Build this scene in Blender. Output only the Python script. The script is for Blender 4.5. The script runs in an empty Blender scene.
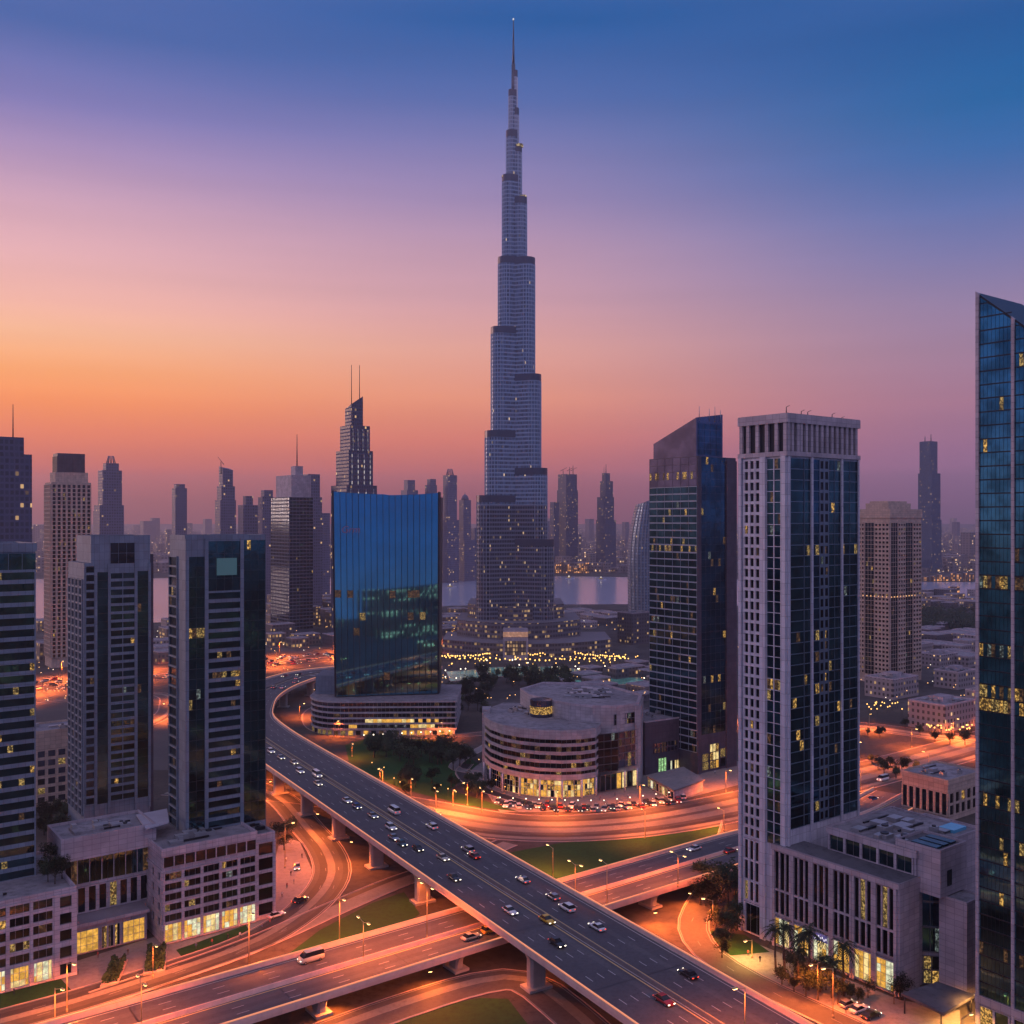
import bpy, math, random
from mathutils import Vector
random.seed(11)
S = bpy.context.scene
COL = S.collection
R = math.radians
H, F, HY = 120.0, 1000.0, 520.0          # eye height (m), focal length and horizon row of a 1024 px frame

# ------------------------------------------------------------------ camera
cd = bpy.data.cameras.new('camera')
cam = bpy.data.objects.new('camera', cd)
COL.objects.link(cam)
cam.location = (0, 0, H)
cam.rotation_euler = (R(90), 0, 0)
cd.sensor_width = 36.0
cd.lens = 36.0 * F / 1024.0
cd.shift_y = (HY - 512.0) / 1024.0
cd.clip_start = 1.0
cd.clip_end = 90000.0
S.camera = cam
S.render.resolution_x = S.render.resolution_y = 1024

# ------------------------------------------------------------------ view / render settings
S.view_settings.view_transform = 'Standard'
S.view_settings.look = 'None'
S.view_settings.exposure = 0.0
S.view_settings.gamma = 1.0
S.view_settings.use_curve_mapping = False
S.cycles.use_denoising = True
S.cycles.use_light_tree = True
S.cycles.max_bounces = 6
S.cycles.diffuse_bounces = 2
S.cycles.glossy_bounces = 3
S.cycles.transmission_bounces = 2
S.cycles.volume_bounces = 0
S.cycles.transparent_max_bounces = 4
S.cycles.sample_clamp_indirect = 4.0
S.cycles.sample_clamp_direct = 0.0
S.cycles.caustics_reflective = False
S.cycles.caustics_refractive = False


def lin(c):
    return tuple((v / 255.0) / 12.92 if v / 255.0 <= 0.04045 else ((v / 255.0 + 0.055) / 1.055) ** 2.4 for v in c) + (1.0,)


# ------------------------------------------------------------------ sky: dusk gradient by direction, with a low Nishita sun added
W = bpy.data.worlds.new('World')
S.world = W
W.use_nodes = True
nt = W.node_tree
nt.nodes.clear()
nd, lk = nt.nodes, nt.links


def N(tree, t, **kw):
    n = tree.nodes.new(t)
    for k, v in kw.items():
        setattr(n, k, v)
    return n


VEIL = (.20, .12, .18)                 # light the haze itself adds in front of the sky


def unveil(z, c):
    if z > .55:
        return c
    k = 1 - math.exp(-.050 / max(z, .045))
    return tuple(max(.0004, v - a_ * k) for v, a_ in zip(c[:3], VEIL)) + (1.0,)


def ramp_node(tree, stops, veil=True):
    r = tree.nodes.new('ShaderNodeValToRGB')
    e = r.color_ramp.elements
    while len(e) > 1:
        e.remove(e[-1])
    e[0].position = stops[0][0]
    e[0].color = unveil(stops[0][0], lin(stops[0][1])) if veil else lin(stops[0][1])
    for p, c in stops[1:]:
        k = e.new(p)
        k.color = unveil(p, lin(c)) if veil else lin(c)
    return r


tc = N(nt, 'ShaderNodeTexCoord')
sep = N(nt, 'ShaderNodeSeparateXYZ')
lk.new(tc.outputs['Generated'], sep.inputs[0])
# towards the afterglow, straight ahead, away from it, and behind the viewer
SKY_L = [(0.0, (150, 92, 100)), (.018, (162, 96, 98)), (.045, (196, 106, 92)), (.063, (214, 116, 92)), (.081, (232, 128, 90)), (.108, (250, 147, 86)), (.135, (252, 166, 104)), (.153, (252, 178, 128)), (.170, (250, 186, 148)), (.196, (244, 182, 166)),
         (.238, (230, 176, 180)), (.279, (208, 164, 184)), (.318, (172, 144, 184)), (.356, (130, 124, 182)), (.413, (74, 102, 166)), (.62, (104, 116, 182)), (1.0, (158, 164, 212))]
SKY_C = [(0.0, (146, 92, 106)), (.03, (164, 98, 106)), (.05, (184, 107, 108)), (.08, (214, 124, 110)), (.12, (232, 150, 124)), (.168, (226, 162, 150)), (.215, (206, 157, 168)),
         (.26, (188, 150, 174)), (.305, (156, 136, 178)), (.387, (90, 110, 172)), (.447, (40, 92, 158)), (.64, (104, 116, 182)), (1.0, (158, 164, 212))]
SKY_R = [(0.0, (128, 96, 122)), (.018, (138, 100, 128)), (.063, (156, 111, 140)), (.108, (170, 121, 143)), (.153, (164, 129, 155)), (.196, (150, 129, 164)), (.238, (124, 122, 170)), (.279, (94, 114, 171)),
         (.318, (64, 107, 168)), (.356, (40, 103, 164)), (.413, (0, 90, 152)), (.60, (92, 112, 180)), (1.0, (158, 164, 212))]
SKY_B = [(0.0, (88, 106, 150)), (.035, (48, 100, 160)), (.08, (22, 92, 160)), (.16, (16, 88, 158)), (.28, (40, 96, 164)), (.40, (150, 140, 190)), (.55, (206, 186, 220)), (1.0, (158, 164, 212))]
ramps = []
for st in (SKY_L, SKY_C, SKY_R, SKY_B):
    r = ramp_node(nt, st, st is not SKY_B)
    lk.new(sep.outputs['Z'], r.inputs[0])
    ramps.append(r)
hx = N(nt, 'ShaderNodeMath', operation='MULTIPLY')
lk.new(sep.outputs['Z'], hx.inputs[0]); lk.new(sep.outputs['Z'], hx.inputs[1])
one = N(nt, 'ShaderNodeMath', operation='SUBTRACT'); one.inputs[0].default_value = 1.0001
lk.new(hx.outputs[0], one.inputs[1])
sq = N(nt, 'ShaderNodeMath', operation='SQRT'); lk.new(one.outputs[0], sq.inputs[0])
az = N(nt, 'ShaderNodeMath', operation='DIVIDE'); lk.new(sep.outputs['X'], az.inputs[0]); lk.new(sq.outputs[0], az.inputs[1])
ay = N(nt, 'ShaderNodeMath', operation='DIVIDE'); lk.new(sep.outputs['Y'], ay.inputs[0]); lk.new(sq.outputs[0], ay.inputs[1])


def maprange(tree, src, a, b):
    m = tree.nodes.new('ShaderNodeMapRange')
    m.interpolation_type = 'SMOOTHSTEP'
    m.inputs['From Min'].default_value = a
    m.inputs['From Max'].default_value = b
    tree.links.new(src, m.inputs['Value'])
    return m.outputs['Result']


def mixc(tree, fac, a, b):
    m = tree.nodes.new('ShaderNodeMix')
    m.data_type = 'RGBA'
    if hasattr(fac, 'node'):
        tree.links.new(fac, m.inputs['Factor'])
    else:
        m.inputs['Factor'].default_value = fac
    for s, k in ((a, 'A'), (b, 'B')):
        sock = [i for i in m.inputs if i.name == k and i.type == 'RGBA'][0]
        if hasattr(s, 'node'):
            tree.links.new(s, sock)
        else:
            sock.default_value = s
    return [o for o in m.outputs if o.type == 'RGBA'][0]


c1 = mixc(nt, maprange(nt, az.outputs[0], -.50, .06), ramps[0].outputs[0], ramps[1].outputs[0])
c2 = mixc(nt, maprange(nt, az.outputs[0], -.06, .46), c1, ramps[2].outputs[0])
c3 = mixc(nt, maprange(nt, ay.outputs[0], .45, -.25), c2, ramps[3].outputs[0])
SUN_EL, SUN_AZ = R(4.0), R(-64.0)         # azimuth from +Y, negative = towards -X
nish = N(nt, 'ShaderNodeTexSky', sky_type='NISHITA')
nish.sun_disc = False
nish.sun_elevation = SUN_EL
nish.sun_rotation = SUN_AZ
nb = N(nt, 'ShaderNodeBackground'); nb.inputs['Strength'].default_value = 0.0006
lk.new(nish.outputs[0], nb.inputs['Color'])
gb = N(nt, 'ShaderNodeBackground')
# the sky near the horizon is seen through kilometres of evening haze: its own radiance is higher by what that air takes away
zc = N(nt, 'ShaderNodeMath', operation='MAXIMUM'); lk.new(sep.outputs['Z'], zc.inputs[0]); zc.inputs[1].default_value = .01
zk = N(nt, 'ShaderNodeMath', operation='DIVIDE'); zk.inputs[0].default_value = 0.047; lk.new(zc.outputs[0], zk.inputs[1])
ze = N(nt, 'ShaderNodeMath', operation='EXPONENT'); lk.new(zk.outputs[0], ze.inputs[0])
zm = N(nt, 'ShaderNodeMath', operation='MINIMUM'); lk.new(ze.outputs[0], zm.inputs[0]); zm.inputs[1].default_value = 2.6
zf = N(nt, 'ShaderNodeMix'); zf.data_type = 'FLOAT'
lk.new(maprange(nt, ay.outputs[0], -.15, .35), zf.inputs[0]); zf.inputs[2].default_value = 1.15; lk.new(zm.outputs[0], zf.inputs[3])
lk.new(zf.outputs[0], gb.inputs['Strength'])
wn_ = N(nt, 'ShaderNodeTexNoise'); wn_.inputs['Scale'].default_value = 2.2; wn_.inputs['Detail'].default_value = 4
wm_ = N(nt, 'ShaderNodeMapping'); wm_.inputs['Scale'].default_value = (1.0, 1.0, 16.0)
lk.new(tc.outputs['Generated'], wm_.inputs[0]); lk.new(wm_.outputs[0], wn_.inputs['Vector'])
wr_ = N(nt, 'ShaderNodeMapRange'); wr_.inputs['From Min'].default_value = .3; wr_.inputs['From Max'].default_value = .7; wr_.inputs['To Min'].default_value = .965; wr_.inputs['To Max'].default_value = 1.035
lk.new(wn_.outputs['Fac'], wr_.inputs['Value'])
ws_ = N(nt, 'ShaderNodeVectorMath', operation='SCALE'); lk.new(c3, ws_.inputs[0]); lk.new(wr_.outputs[0], ws_.inputs['Scale'])
lk.new(ws_.outputs[0], gb.inputs['Color'])
ad = N(nt, 'ShaderNodeAddShader')
lk.new(nb.outputs[0], ad.inputs[0]); lk.new(gb.outputs[0], ad.inputs[1])
wo = N(nt, 'ShaderNodeOutputWorld')
lk.new(ad.outputs[0], wo.inputs['Surface'])

# ------------------------------------------------------------------ the last light of the sun
sl = bpy.data.lights.new('sun', 'SUN')
sl.energy = 1.3
sl.angle = R(12)
sl.color = (1.0, .60, .50)
sun = bpy.data.objects.new('sun', sl)
COL.objects.link(sun)
sdir = Vector((math.sin(SUN_AZ) * math.cos(SUN_EL), math.cos(SUN_AZ) * math.cos(SUN_EL), math.sin(SUN_EL)))
sun.rotation_euler = (-sdir).to_track_quat('-Z', 'Y').to_euler()
sun.location = (-300, 0, 300)
LAMP_E = 3600.0                         # with linear falloff: lamps with road optics light the carriageway evenly
SODIUM = (1.0, .175, .024)

# ================================================================== helpers
U, V = (.8, .6), (-.6, .8)               # the two directions of the street grid


def G(px, py, z=0.0):
    y = (H - z) * F / (py - HY)
    return ((px - 512.0) * y / F, y)


def Zat(py, y):
    return H - (py - HY) * y / F


def Xat(px, y):
    return (px - 512.0) * y / F


class MB:
    def __init__(s):
        s.v, s.f, s.m, s.sm = [], [], [], []

    def face(s, pts, mi=0, smooth=False):
        b = len(s.v)
        s.v.extend(tuple(p) for p in pts)
        s.f.append(tuple(range(b, b + len(pts))))
        s.m.append(mi); s.sm.append(smooth)

    def box(s, o, ex, ey, ez, mi=0):
        o, ex, ey, ez = Vector(o), Vector(ex), Vector(ey), Vector(ez)
        if ex.cross(ey).dot(ez) < 0:
            ex, ey = ey, ex
        b = len(s.v)
        for k in range(8):
            s.v.append(tuple(o + (ex if k & 1 else Vector()) + (ey if k & 2 else Vector()) + (ez if k & 4 else Vector())))
        for q in ((0, 2, 3, 1), (4, 5, 7, 6), (0, 1, 5, 4), (2, 6, 7, 3), (0, 4, 6, 2), (1, 3, 7, 5)):
            s.f.append(tuple(b + i for i in q)); s.m.append(mi); s.sm.append(False)

    def abox(s, x0, y0, z0, x1, y1, z1, mi=0):
        s.box((x0, y0, z0), (x1 - x0, 0, 0), (0, y1 - y0, 0), (0, 0, z1 - z0), mi)

    def gbox(s, c, a, b, z0, z1, mi=0):
        """box on the street grid: corner c, a metres along U, b metres along V"""
        s.box((c[0], c[1], z0), (U[0] * a, U[1] * a, 0), (V[0] * b, V[1] * b, 0), (0, 0, z1 - z0), mi)

    def prism(s, poly, z0, z1, mi=0, top=None, smooth=False, ztop=None):
        ar = sum(poly[i - 1][0] * p[1] - p[0] * poly[i - 1][1] for i, p in enumerate(poly))
        if ar < 0:
            poly = poly[::-1]
        n = len(poly)
        zt = ztop or (lambda p: z1)
        for i in range(n):
            a, b = poly[i], poly[(i + 1) % n]
            s.face([(a[0], a[1], z0), (b[0], b[1], z0), (b[0], b[1], zt(b)), (a[0], a[1], zt(a))], mi, smooth)
        s.face([(p[0], p[1], zt(p)) for p in poly], mi if top is None else top)
        s.face([(p[0], p[1], z0) for p in poly[::-1]], mi)

    def tube(s, p0, p1, r0, r1=None, n=8, mi=0, cap=True):
        p0, p1 = Vector(p0), Vector(p1)
        r1 = r0 if r1 is None else r1
        d = (p1 - p0).normalized()
        a = d.orthogonal().normalized()
        c = d.cross(a)
        b = len(s.v)
        for p, r in ((p0, r0), (p1, r1)):
            for k in range(n):
                t = 2 * math.pi * k / n
                s.v.append(tuple(p + a * (r * math.cos(t)) + c * (r * math.sin(t))))
        for k in range(n):
            s.f.append((b + k, b + (k + 1) % n, b + n + (k + 1) % n, b + n + k)); s.m.append(mi); s.sm.append(True)
        if cap:
            s.f.append(tuple(b + n + k for k in range(n))); s.m.append(mi); s.sm.append(False)
            s.f.append(tuple(b + n - 1 - k for k in range(n))); s.m.append(mi); s.sm.append(False)

    def loft(s, rings, mi=0, closed=True, smooth=False, caps=True):
        b = len(s.v)
        n = len(rings[0])
        for r in rings:
            s.v.extend(tuple(p) for p in r)
        for i in range(len(rings) - 1):
            for k in range(n if closed else n - 1):
                k2 = (k + 1) % n
                s.f.append((b + i * n + k, b + i * n + k2, b + (i + 1) * n + k2, b + (i + 1) * n + k)); s.m.append(mi); s.sm.append(smooth)
        if caps and closed:
            s.f.append(tuple(b + n - 1 - k for k in range(n))); s.m.append(mi); s.sm.append(False)
            s.f.append(tuple(b + (len(rings) - 1) * n + k for k in range(n))); s.m.append(mi); s.sm.append(False)

    def mesh(s, name, mats, o=(0, 0, 0)):
        me = bpy.data.meshes.new(name)
        me.from_pydata([(v[0] - o[0], v[1] - o[1], v[2] - o[2]) for v in s.v], [], s.f)
        for m in (mats if isinstance(mats, (list, tuple)) else [mats]):
            me.materials.append(m)
        me.polygons.foreach_set('material_index', s.m)
        me.polygons.foreach_set('use_smooth', s.sm)
        me.update()
        return me

    def build(s, name, mats, root=None, o=None):
        """one mesh object; under a thing its vertices are taken relative to the thing's base"""
        if not s.v:
            return None
        org = tuple(root['_o']) if root is not None else (o or (0, 0, 0))
        ob = bpy.data.objects.new(name, s.mesh(name, mats, org))
        COL.objects.link(ob)
        if root is not None:
            ob.parent = root
            ob['_o'] = org
        else:
            ob.location = org
            ob['_o'] = org
        return ob


def tag(o, label=None, cat=None, group=None, kind=None):
    for k, v in (('label', label), ('category', cat), ('group', group), ('kind', kind)):
        if v:
            o[k] = v
    return o


def thing(name, label, cat, loc, group=None, rz=0.0):
    o = bpy.data.objects.new(name, None)
    COL.objects.link(o)
    loc = tuple(loc) if len(loc) == 3 else (loc[0], loc[1], 0.0)
    o.location = loc
    o.rotation_euler = (0, 0, rz)
    o.empty_display_size = .5
    o['_o'] = loc
    return tag(o, label, cat, group)


def copy_tree(o, parent=None):
    c = o.copy()
    COL.objects.link(c)
    c.parent = parent
    for ch in list(o.children):
        copy_tree(ch, c)
    return c


def place(proto, first, loc, rz=0.0, label=None, group=None, scale=1.0):
    o = proto if first else copy_tree(proto)
    o.location = loc
    o.rotation_euler = (0, 0, rz)
    o.scale = (scale,) * 3
    if label:
        o['label'] = label
    if group:
        o['group'] = group
    return o


# ================================================================== materials
def newmat(name):
    m = bpy.data.materials.new(name)
    m.use_nodes = True
    t = m.node_tree
    b = t.nodes['Principled BSDF']
    return m, t, b


def objnoise(t, scale, detail=3.0, rough=.6, stretch=None, coord='Object'):
    c = N(t, 'ShaderNodeTexCoord')
    n = N(t, 'ShaderNodeTexNoise')
    n.inputs['Scale'].default_value = scale
    n.inputs['Detail'].default_value = detail
    n.inputs['Roughness'].default_value = rough
    src = c.outputs[coord]
    if stretch:
        mp = N(t, 'ShaderNodeMapping')
        mp.inputs['Scale'].default_value = stretch
        t.links.new(src, mp.inputs[0]); src = mp.outputs[0]
    t.links.new(src, n.inputs['Vector'])
    return n.outputs['Fac']


def stone(name, col, var=.22, scale=.25, rough=.75, dirt=.25, panel=None):
    """masonry, plaster or concrete: blotches at two sizes and vertical streaks"""
    m, t, b = newmat(name)
    lo = tuple(v * (1 - var) for v in col) + (1,)
    hi = tuple(min(1, v * (1 + var)) for v in col) + (1,)
    a = mixc(t, maprange(t, objnoise(t, scale, 5), .3, .7), lo, hi)
    st = maprange(t, objnoise(t, 1.0, 4, .65, (1.2, 1.2, .08)), .52, .8)
    k = N(t, 'ShaderNodeMath', operation='MULTIPLY'); k.inputs[1].default_value = dirt
    t.links.new(st, k.inputs[0])
    c = mixc(t, k.outputs[0], a, tuple(v * .45 for v in col) + (1,))
    if panel:
        g_ = N(t, 'ShaderNodeNewGeometry')
        cr = N(t, 'ShaderNodeVectorMath', operation='CROSS_PRODUCT'); cr.inputs[0].default_value = (0, 0, 1)
        t.links.new(g_.outputs['True Normal'], cr.inputs[1])
        dt = N(t, 'ShaderNodeVectorMath', operation='DOT_PRODUCT')
        t.links.new(g_.outputs['Position'], dt.inputs[0]); t.links.new(cr.outputs[0], dt.inputs[1])
        sp = N(t, 'ShaderNodeSeparateXYZ'); t.links.new(g_.outputs['Position'], sp.inputs[0])
        cx = N(t, 'ShaderNodeCombineXYZ')
        t.links.new(dt.outputs['Value'], cx.inputs[0]); t.links.new(sp.outputs['Z'], cx.inputs[1])
        br = N(t, 'ShaderNodeTexBrick'); br.offset = 0.0
        br.inputs['Scale'].default_value = 1.0
        br.inputs['Brick Width'].default_value = panel[0]; br.inputs['Row Height'].default_value = panel[1]
        br.inputs['Mortar Size'].default_value = .06; br.inputs['Mortar Smooth'].default_value = .3
        br.inputs['Color1'].default_value = (1.06, 1.06, 1.06, 1); br.inputs['Color2'].default_value = (.84, .84, .86, 1); br.inputs['Mortar'].default_value = (.52, .52, .54, 1)
        t.links.new(cx.outputs[0], br.inputs['Vector'])
        mu = N(t, 'ShaderNodeMix'); mu.data_type = 'RGBA'; mu.blend_type = 'MULTIPLY'; mu.inputs['Factor'].default_value = 1.0
        ia = [i for i in mu.inputs if i.type == 'RGBA']
        t.links.new(c, ia[0]); t.links.new(br.outputs['Color'], ia[1])
        c = [o for o in mu.outputs if o.type == 'RGBA'][0]
    t.links.new(c, b.inputs['Base Color'])
    b.inputs['Roughness'].default_value = rough
    b.inputs['Specular IOR Level'].default_value = .3
    return m


def paint(name, col, rough=.4, metal=0.0, coat=0.0):
    m, t, b = newmat(name)
    b.inputs['Base Color'].default_value = tuple(col) + (1,)
    b.inputs['Roughness'].default_value = rough
    b.inputs['Metallic'].default_value = metal
    b.inputs['Coat Weight'].default_value = coat
    return m


def coated(name, tint, rough=.06, bump=.02, var=.35, scale=.12):
    """reflective coated glass: tinted mirror, slightly wavy, brightness differing from pane to pane"""
    m, t, b = newmat(name)
    lo = tuple(v * (1 - var) for v in tint) + (1,)
    hi = tuple(v * (1 + var) for v in tint) + (1,)
    c = mixc(t, maprange(t, objnoise(t, scale, 3), .35, .65), lo, hi)
    t.links.new(c, b.inputs['Base Color'])
    b.inputs['Metallic'].default_value = 1.0
    b.inputs['Roughness'].default_value = rough
    if bump:
        bp = N(t, 'ShaderNodeBump')
        bp.inputs['Strength'].default_value = bump
        bp.inputs['Distance'].default_value = 1.0
        t.links.new(objnoise(t, .35, 2), bp.inputs['Height'])
        t.links.new(bp.outputs[0], b.inputs['Normal'])
    return m


def litmat(name, col, strength, scale=1.5, lo=.05, sample=False, th=(.44, .68)):
    """a lit room behind glass: furniture, blinds and lamps as uneven brightness"""
    m, t, b = newmat(name)
    b.inputs['Base Color'].default_value = (.02, .02, .02, 1)
    b.inputs['Roughness'].default_value = .2
    n = maprange(t, objnoise(t, scale, 3, .7), th[0], th[1])
    k = N(t, 'ShaderNodeMapRange')
    k.inputs['To Min'].default_value = lo * strength
    k.inputs['To Max'].default_value = strength
    t.links.new(n, k.inputs['Value'])
    b.inputs['Emission Color'].default_value = tuple(col) + (1,)
    t.links.new(k.outputs[0], b.inputs['Emission Strength'])
    m.cycles.emission_sampling = 'AUTO' if sample else 'NONE'
    return m


def glow(name, col, strength, sample=False):
    m, t, b = newmat(name)
    b.inputs['Base Color'].default_value = (.1, .1, .1, 1)
    b.inputs['Emission Color'].default_value = tuple(col) + (1,)
    b.inputs['Emission Strength'].default_value = strength
    m.cycles.emission_sampling = 'AUTO' if sample else 'NONE'
    return m


def road_optics(ld):
    ld.use_nodes = True
    t = ld.node_tree
    e = [n for n in t.nodes if n.type == 'EMISSION'][0]
    f = t.nodes.new('ShaderNodeLightFalloff')
    f.inputs['Strength'].default_value = 1.0
    t.links.new(f.outputs['Linear'], e.inputs['Strength'])


def punched(name, wall, pane, bay=2.4, floor=3.2, pu=.4, pv=.4, lit=.05, litcol=(1, .6, .25), strength=1.2, wrough=.8, wmetal=0.0, prough=.4, pmetal=0.0):
    """wall with a regular grid of small panes, some of them lit, for buildings whose windows are a few pixels or less"""
    m, t, b = newmat(name)
    g = N(t, 'ShaderNodeNewGeometry')
    cr = N(t, 'ShaderNodeVectorMath', operation='CROSS_PRODUCT'); cr.inputs[0].default_value = (0, 0, 1)
    t.links.new(g.outputs['True Normal'], cr.inputs[1])
    dt = N(t, 'ShaderNodeVectorMath', operation='DOT_PRODUCT')
    t.links.new(g.outputs['Position'], dt.inputs[0]); t.links.new(cr.outputs[0], dt.inputs[1])
    sp = N(t, 'ShaderNodeSeparateXYZ'); t.links.new(g.outputs['Position'], sp.inputs[0])
    sn = N(t, 'ShaderNodeSeparateXYZ'); t.links.new(g.outputs['True Normal'], sn.inputs[0])

    def mth(op, a, bb=None):
        n = N(t, 'ShaderNodeMath', operation=op)
        for i, s in enumerate((a, bb)):
            if s is None:
                continue
            if hasattr(s, 'node'):
                t.links.new(s, n.inputs[i])
            else:
                n.inputs[i].default_value = s
        return n.outputs[0]
    u = mth('DIVIDE', dt.outputs['Value'], bay)
    v = mth('DIVIDE', sp.outputs['Z'], floor)
    win = mth('MULTIPLY', mth('GREATER_THAN', mth('FRACT', u), pu), mth('GREATER_THAN', mth('FRACT', v), pv))
    win = mth('MULTIPLY', win, mth('LESS_THAN', mth('ABSOLUTE', sn.outputs['Z']), .5))
    cx = N(t, 'ShaderNodeCombineXYZ')
    t.links.new(mth('FLOOR', u), cx.inputs[0]); t.links.new(mth('FLOOR', v), cx.inputs[1])
    t.links.new(mth('ROUND', mth('MULTIPLY', sn.outputs['X'], 7.0)), cx.inputs[2])
    wn = N(t, 'ShaderNodeTexWhiteNoise'); wn.noise_dimensions = '3D'
    t.links.new(cx.outputs[0], wn.inputs['Vector'])
    on = mth('MULTIPLY', mth('LESS_THAN', wn.outputs['Value'], lit), win)
    wv = mixc(t, objnoise(t, .06, 4), tuple(x * .8 for x in wall) + (1,), tuple(min(1, x * 1.2) for x in wall) + (1,))
    pc = mixc(t, wn.outputs['Value'], tuple(x * .6 for x in pane) + (1,), tuple(x * 1.4 for x in pane) + (1,))
    t.links.new(mixc(t, win, wv, pc), b.inputs['Base Color'])
    mr = N(t, 'ShaderNodeMapRange'); mr.inputs['To Min'].default_value = wrough; mr.inputs['To Max'].default_value = prough
    t.links.new(win, mr.inputs['Value']); t.links.new(mr.outputs[0], b.inputs['Roughness'])
    mm = N(t, 'ShaderNodeMapRange'); mm.inputs['To Min'].default_value = wmetal; mm.inputs['To Max'].default_value = pmetal
    t.links.new(win, mm.inputs['Value']); t.links.new(mm.outputs[0], b.inputs['Metallic'])
    b.inputs['Emission Color'].default_value = tuple(litcol) + (1,)
    t.links.new(mth('MULTIPLY', mth('MULTIPLY', on, strength), mth('MULTIPLY', wn.outputs['Value'], 1.0 / max(lit, .001))), b.inputs['Emission Strength'])
    m.cycles.emission_sampling = 'NONE'
    return m


def ground_mat(name, cols, scale=.03, fine=1.2, rough=.9, spec=.2):
    m, t, b = newmat(name)
    a = mixc(t, maprange(t, objnoise(t, scale, 6, .65), .35, .65), cols[0] + (1,), cols[1] + (1,))
    c = mixc(t, maprange(t, objnoise(t, fine, 4, .7), .4, .75), a, cols[2] + (1,))
    t.links.new(c, b.inputs['Base Color'])
    b.inputs['Roughness'].default_value = rough
    b.inputs['Specular IOR Level'].default_value = spec
    return m


M = {}
M['asphalt'] = ground_mat('asphalt', ((.075, .070, .080), (.095, .088, .098), (.06, .056, .064)), .05, .9, .75, .35)
M['street'] = ground_mat('street', ((.060, .055, .056), (.085, .078, .076), (.05, .046, .045)), .04, .8, .8, .3)
M['street_worn_streak'] = ground_mat('street_worn_streak', ((.17, .155, .135), (.23, .21, .185), (.14, .125, .11)), .05, .8, .8, .3)  # pale lane strips: worn asphalt, also painted streaks for the light trails
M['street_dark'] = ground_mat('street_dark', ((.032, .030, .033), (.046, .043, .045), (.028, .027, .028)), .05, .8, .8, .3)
M['asphalt_worn'] = ground_mat('asphalt_worn', ((.092, .086, .094), (.115, .107, .114), (.075, .07, .076)), .05, .9, .75, .35)
M['paving'] = ground_mat('paving', ((.22, .20, .20), (.28, .25, .24), (.17, .155, .15)), .06, .7, .8)
M['sand'] = ground_mat('sand', ((.055, .047, .042), (.10, .083, .07), (.038, .033, .03)), .02, .35, .95)
M['district'] = ground_mat('district', ((.055, .05, .05), (.11, .10, .095), (.032, .032, .03)), .012, .06, .95)
M['lawn'] = ground_mat('lawn', ((.014, .058, .012), (.022, .078, .016), (.010, .040, .010)), .05, .6, .95)
M['marking'] = paint('marking', (.50, .48, .46), .7)
M['worn_marking'] = paint('worn_marking', (.26, .25, .24), .8)
M['spandrel'] = stone('pale_spandrel', (.34, .37, .42), .08, .3, .4, .1)
M['kerb'] = stone('kerb', (.46, .33, .29), .15, .3)  # salmon tint puts the warm road glow into the kerb colour
M['concrete'] = stone('concrete', (.42, .38, .36), .14, .2, .8, .3)
M['barrier'] = stone('barrier', (.76, .49, .41), .10, .3, .8, .2)  # parapet colour carries the coral lamp glow as a salmon tint
M['median'] = stone('median', (.16, .14, .14), .12, .3, .8, .2)
M['yellow_line'] = paint('yellow_line', (.62, .42, .16), .7)
M['water'] = None
m, t, b = newmat('water')
b.inputs['Base Color'].default_value = (.32, .36, .46, 1)
b.inputs['Roughness'].default_value = .2
b.inputs['IOR'].default_value = 1.33
bp = N(t, 'ShaderNodeBump'); bp.inputs['Strength'].default_value = .18; bp.inputs['Distance'].default_value = .6
t.links.new(objnoise(t, .08, 4, .6), bp.inputs['Height']); t.links.new(bp.outputs[0], b.inputs['Normal'])
M['water'] = m
M['mauve'] = stone('mauve_cladding', (.50, .43, .46), .16, .15, .65, .18, panel=(2.4, 1.5))
M['pinkstone'] = stone('pink_stone', (.62, .51, .54), .16, .2, .7, .22, panel=(1.9, 1.2))
M['greyclad'] = stone('grey_cladding', (.20, .25, .31), .10, .2, .6, .15, panel=(1.8, 3.0))
M['whiteclad'] = stone('white_cladding', (.66, .64, .70), .08, .2, .6, .18, panel=(1.6, 3.1))
M['officestone'] = stone('office_stone', (.44, .41, .43), .16, .2, .65, .2, panel=(2.4, 1.5))
M['mullion'] = paint('dark_mullion', (.05, .065, .08), .4, .4)
M['glassbar'] = paint('glass_bar', (.20, .26, .32), .35, .5)
M['beige'] = stone('beige_stone', (.58, .43, .34), .12, .2, .75, .25, panel=(2.2, 1.6))
M['brownclad'] = stone('brown_cladding', (.085, .075, .10), .15, .2, .5, .2, panel=(2.2, 3.2))
M['roof'] = ground_mat('roof_felt', ((.20, .19, .21), (.30, .28, .30), (.12, .115, .125)), .05, .35, .9)
M['roofdark'] = ground_mat('roof_dark', ((.10, .10, .115), (.17, .165, .18), (.06, .06, .07)), .05, .4, .9)
M['metal'] = paint('galvanised', (.42, .41, .42), .45, .6)
M['darkmetal'] = paint('dark_metal', (.035, .036, .042), .4, .7)
M['fin'] = paint('mullion', (.16, .165, .19), .4, .5)
M['lamplit_pole'] = paint('lamplit_pole_paint', (.55, .40, .19), .5)  # golden tint paints the lamps' own light onto their poles
M['teal'] = coated('teal_glass', (.038, .115, .140), .07)
M['navy'] = coated('navy_glass', (.030, .115, .19), .06)
M['dark'] = coated('dark_glass', (.030, .056, .075), .08)
M['azure'] = coated('azure_glass', (.11, .38, .50), .03, 0, .10, .05)
M['black'] = coated('smoked_glass', (.028, .036, .048), .1)
M['bronze'] = coated('bronze_glass', (.15, .17, .25), .16, .01, .2)
M['edgeglass'] = coated('edge_glass', (.085, .29, .35), .06, .01, .4, .15)
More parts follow.
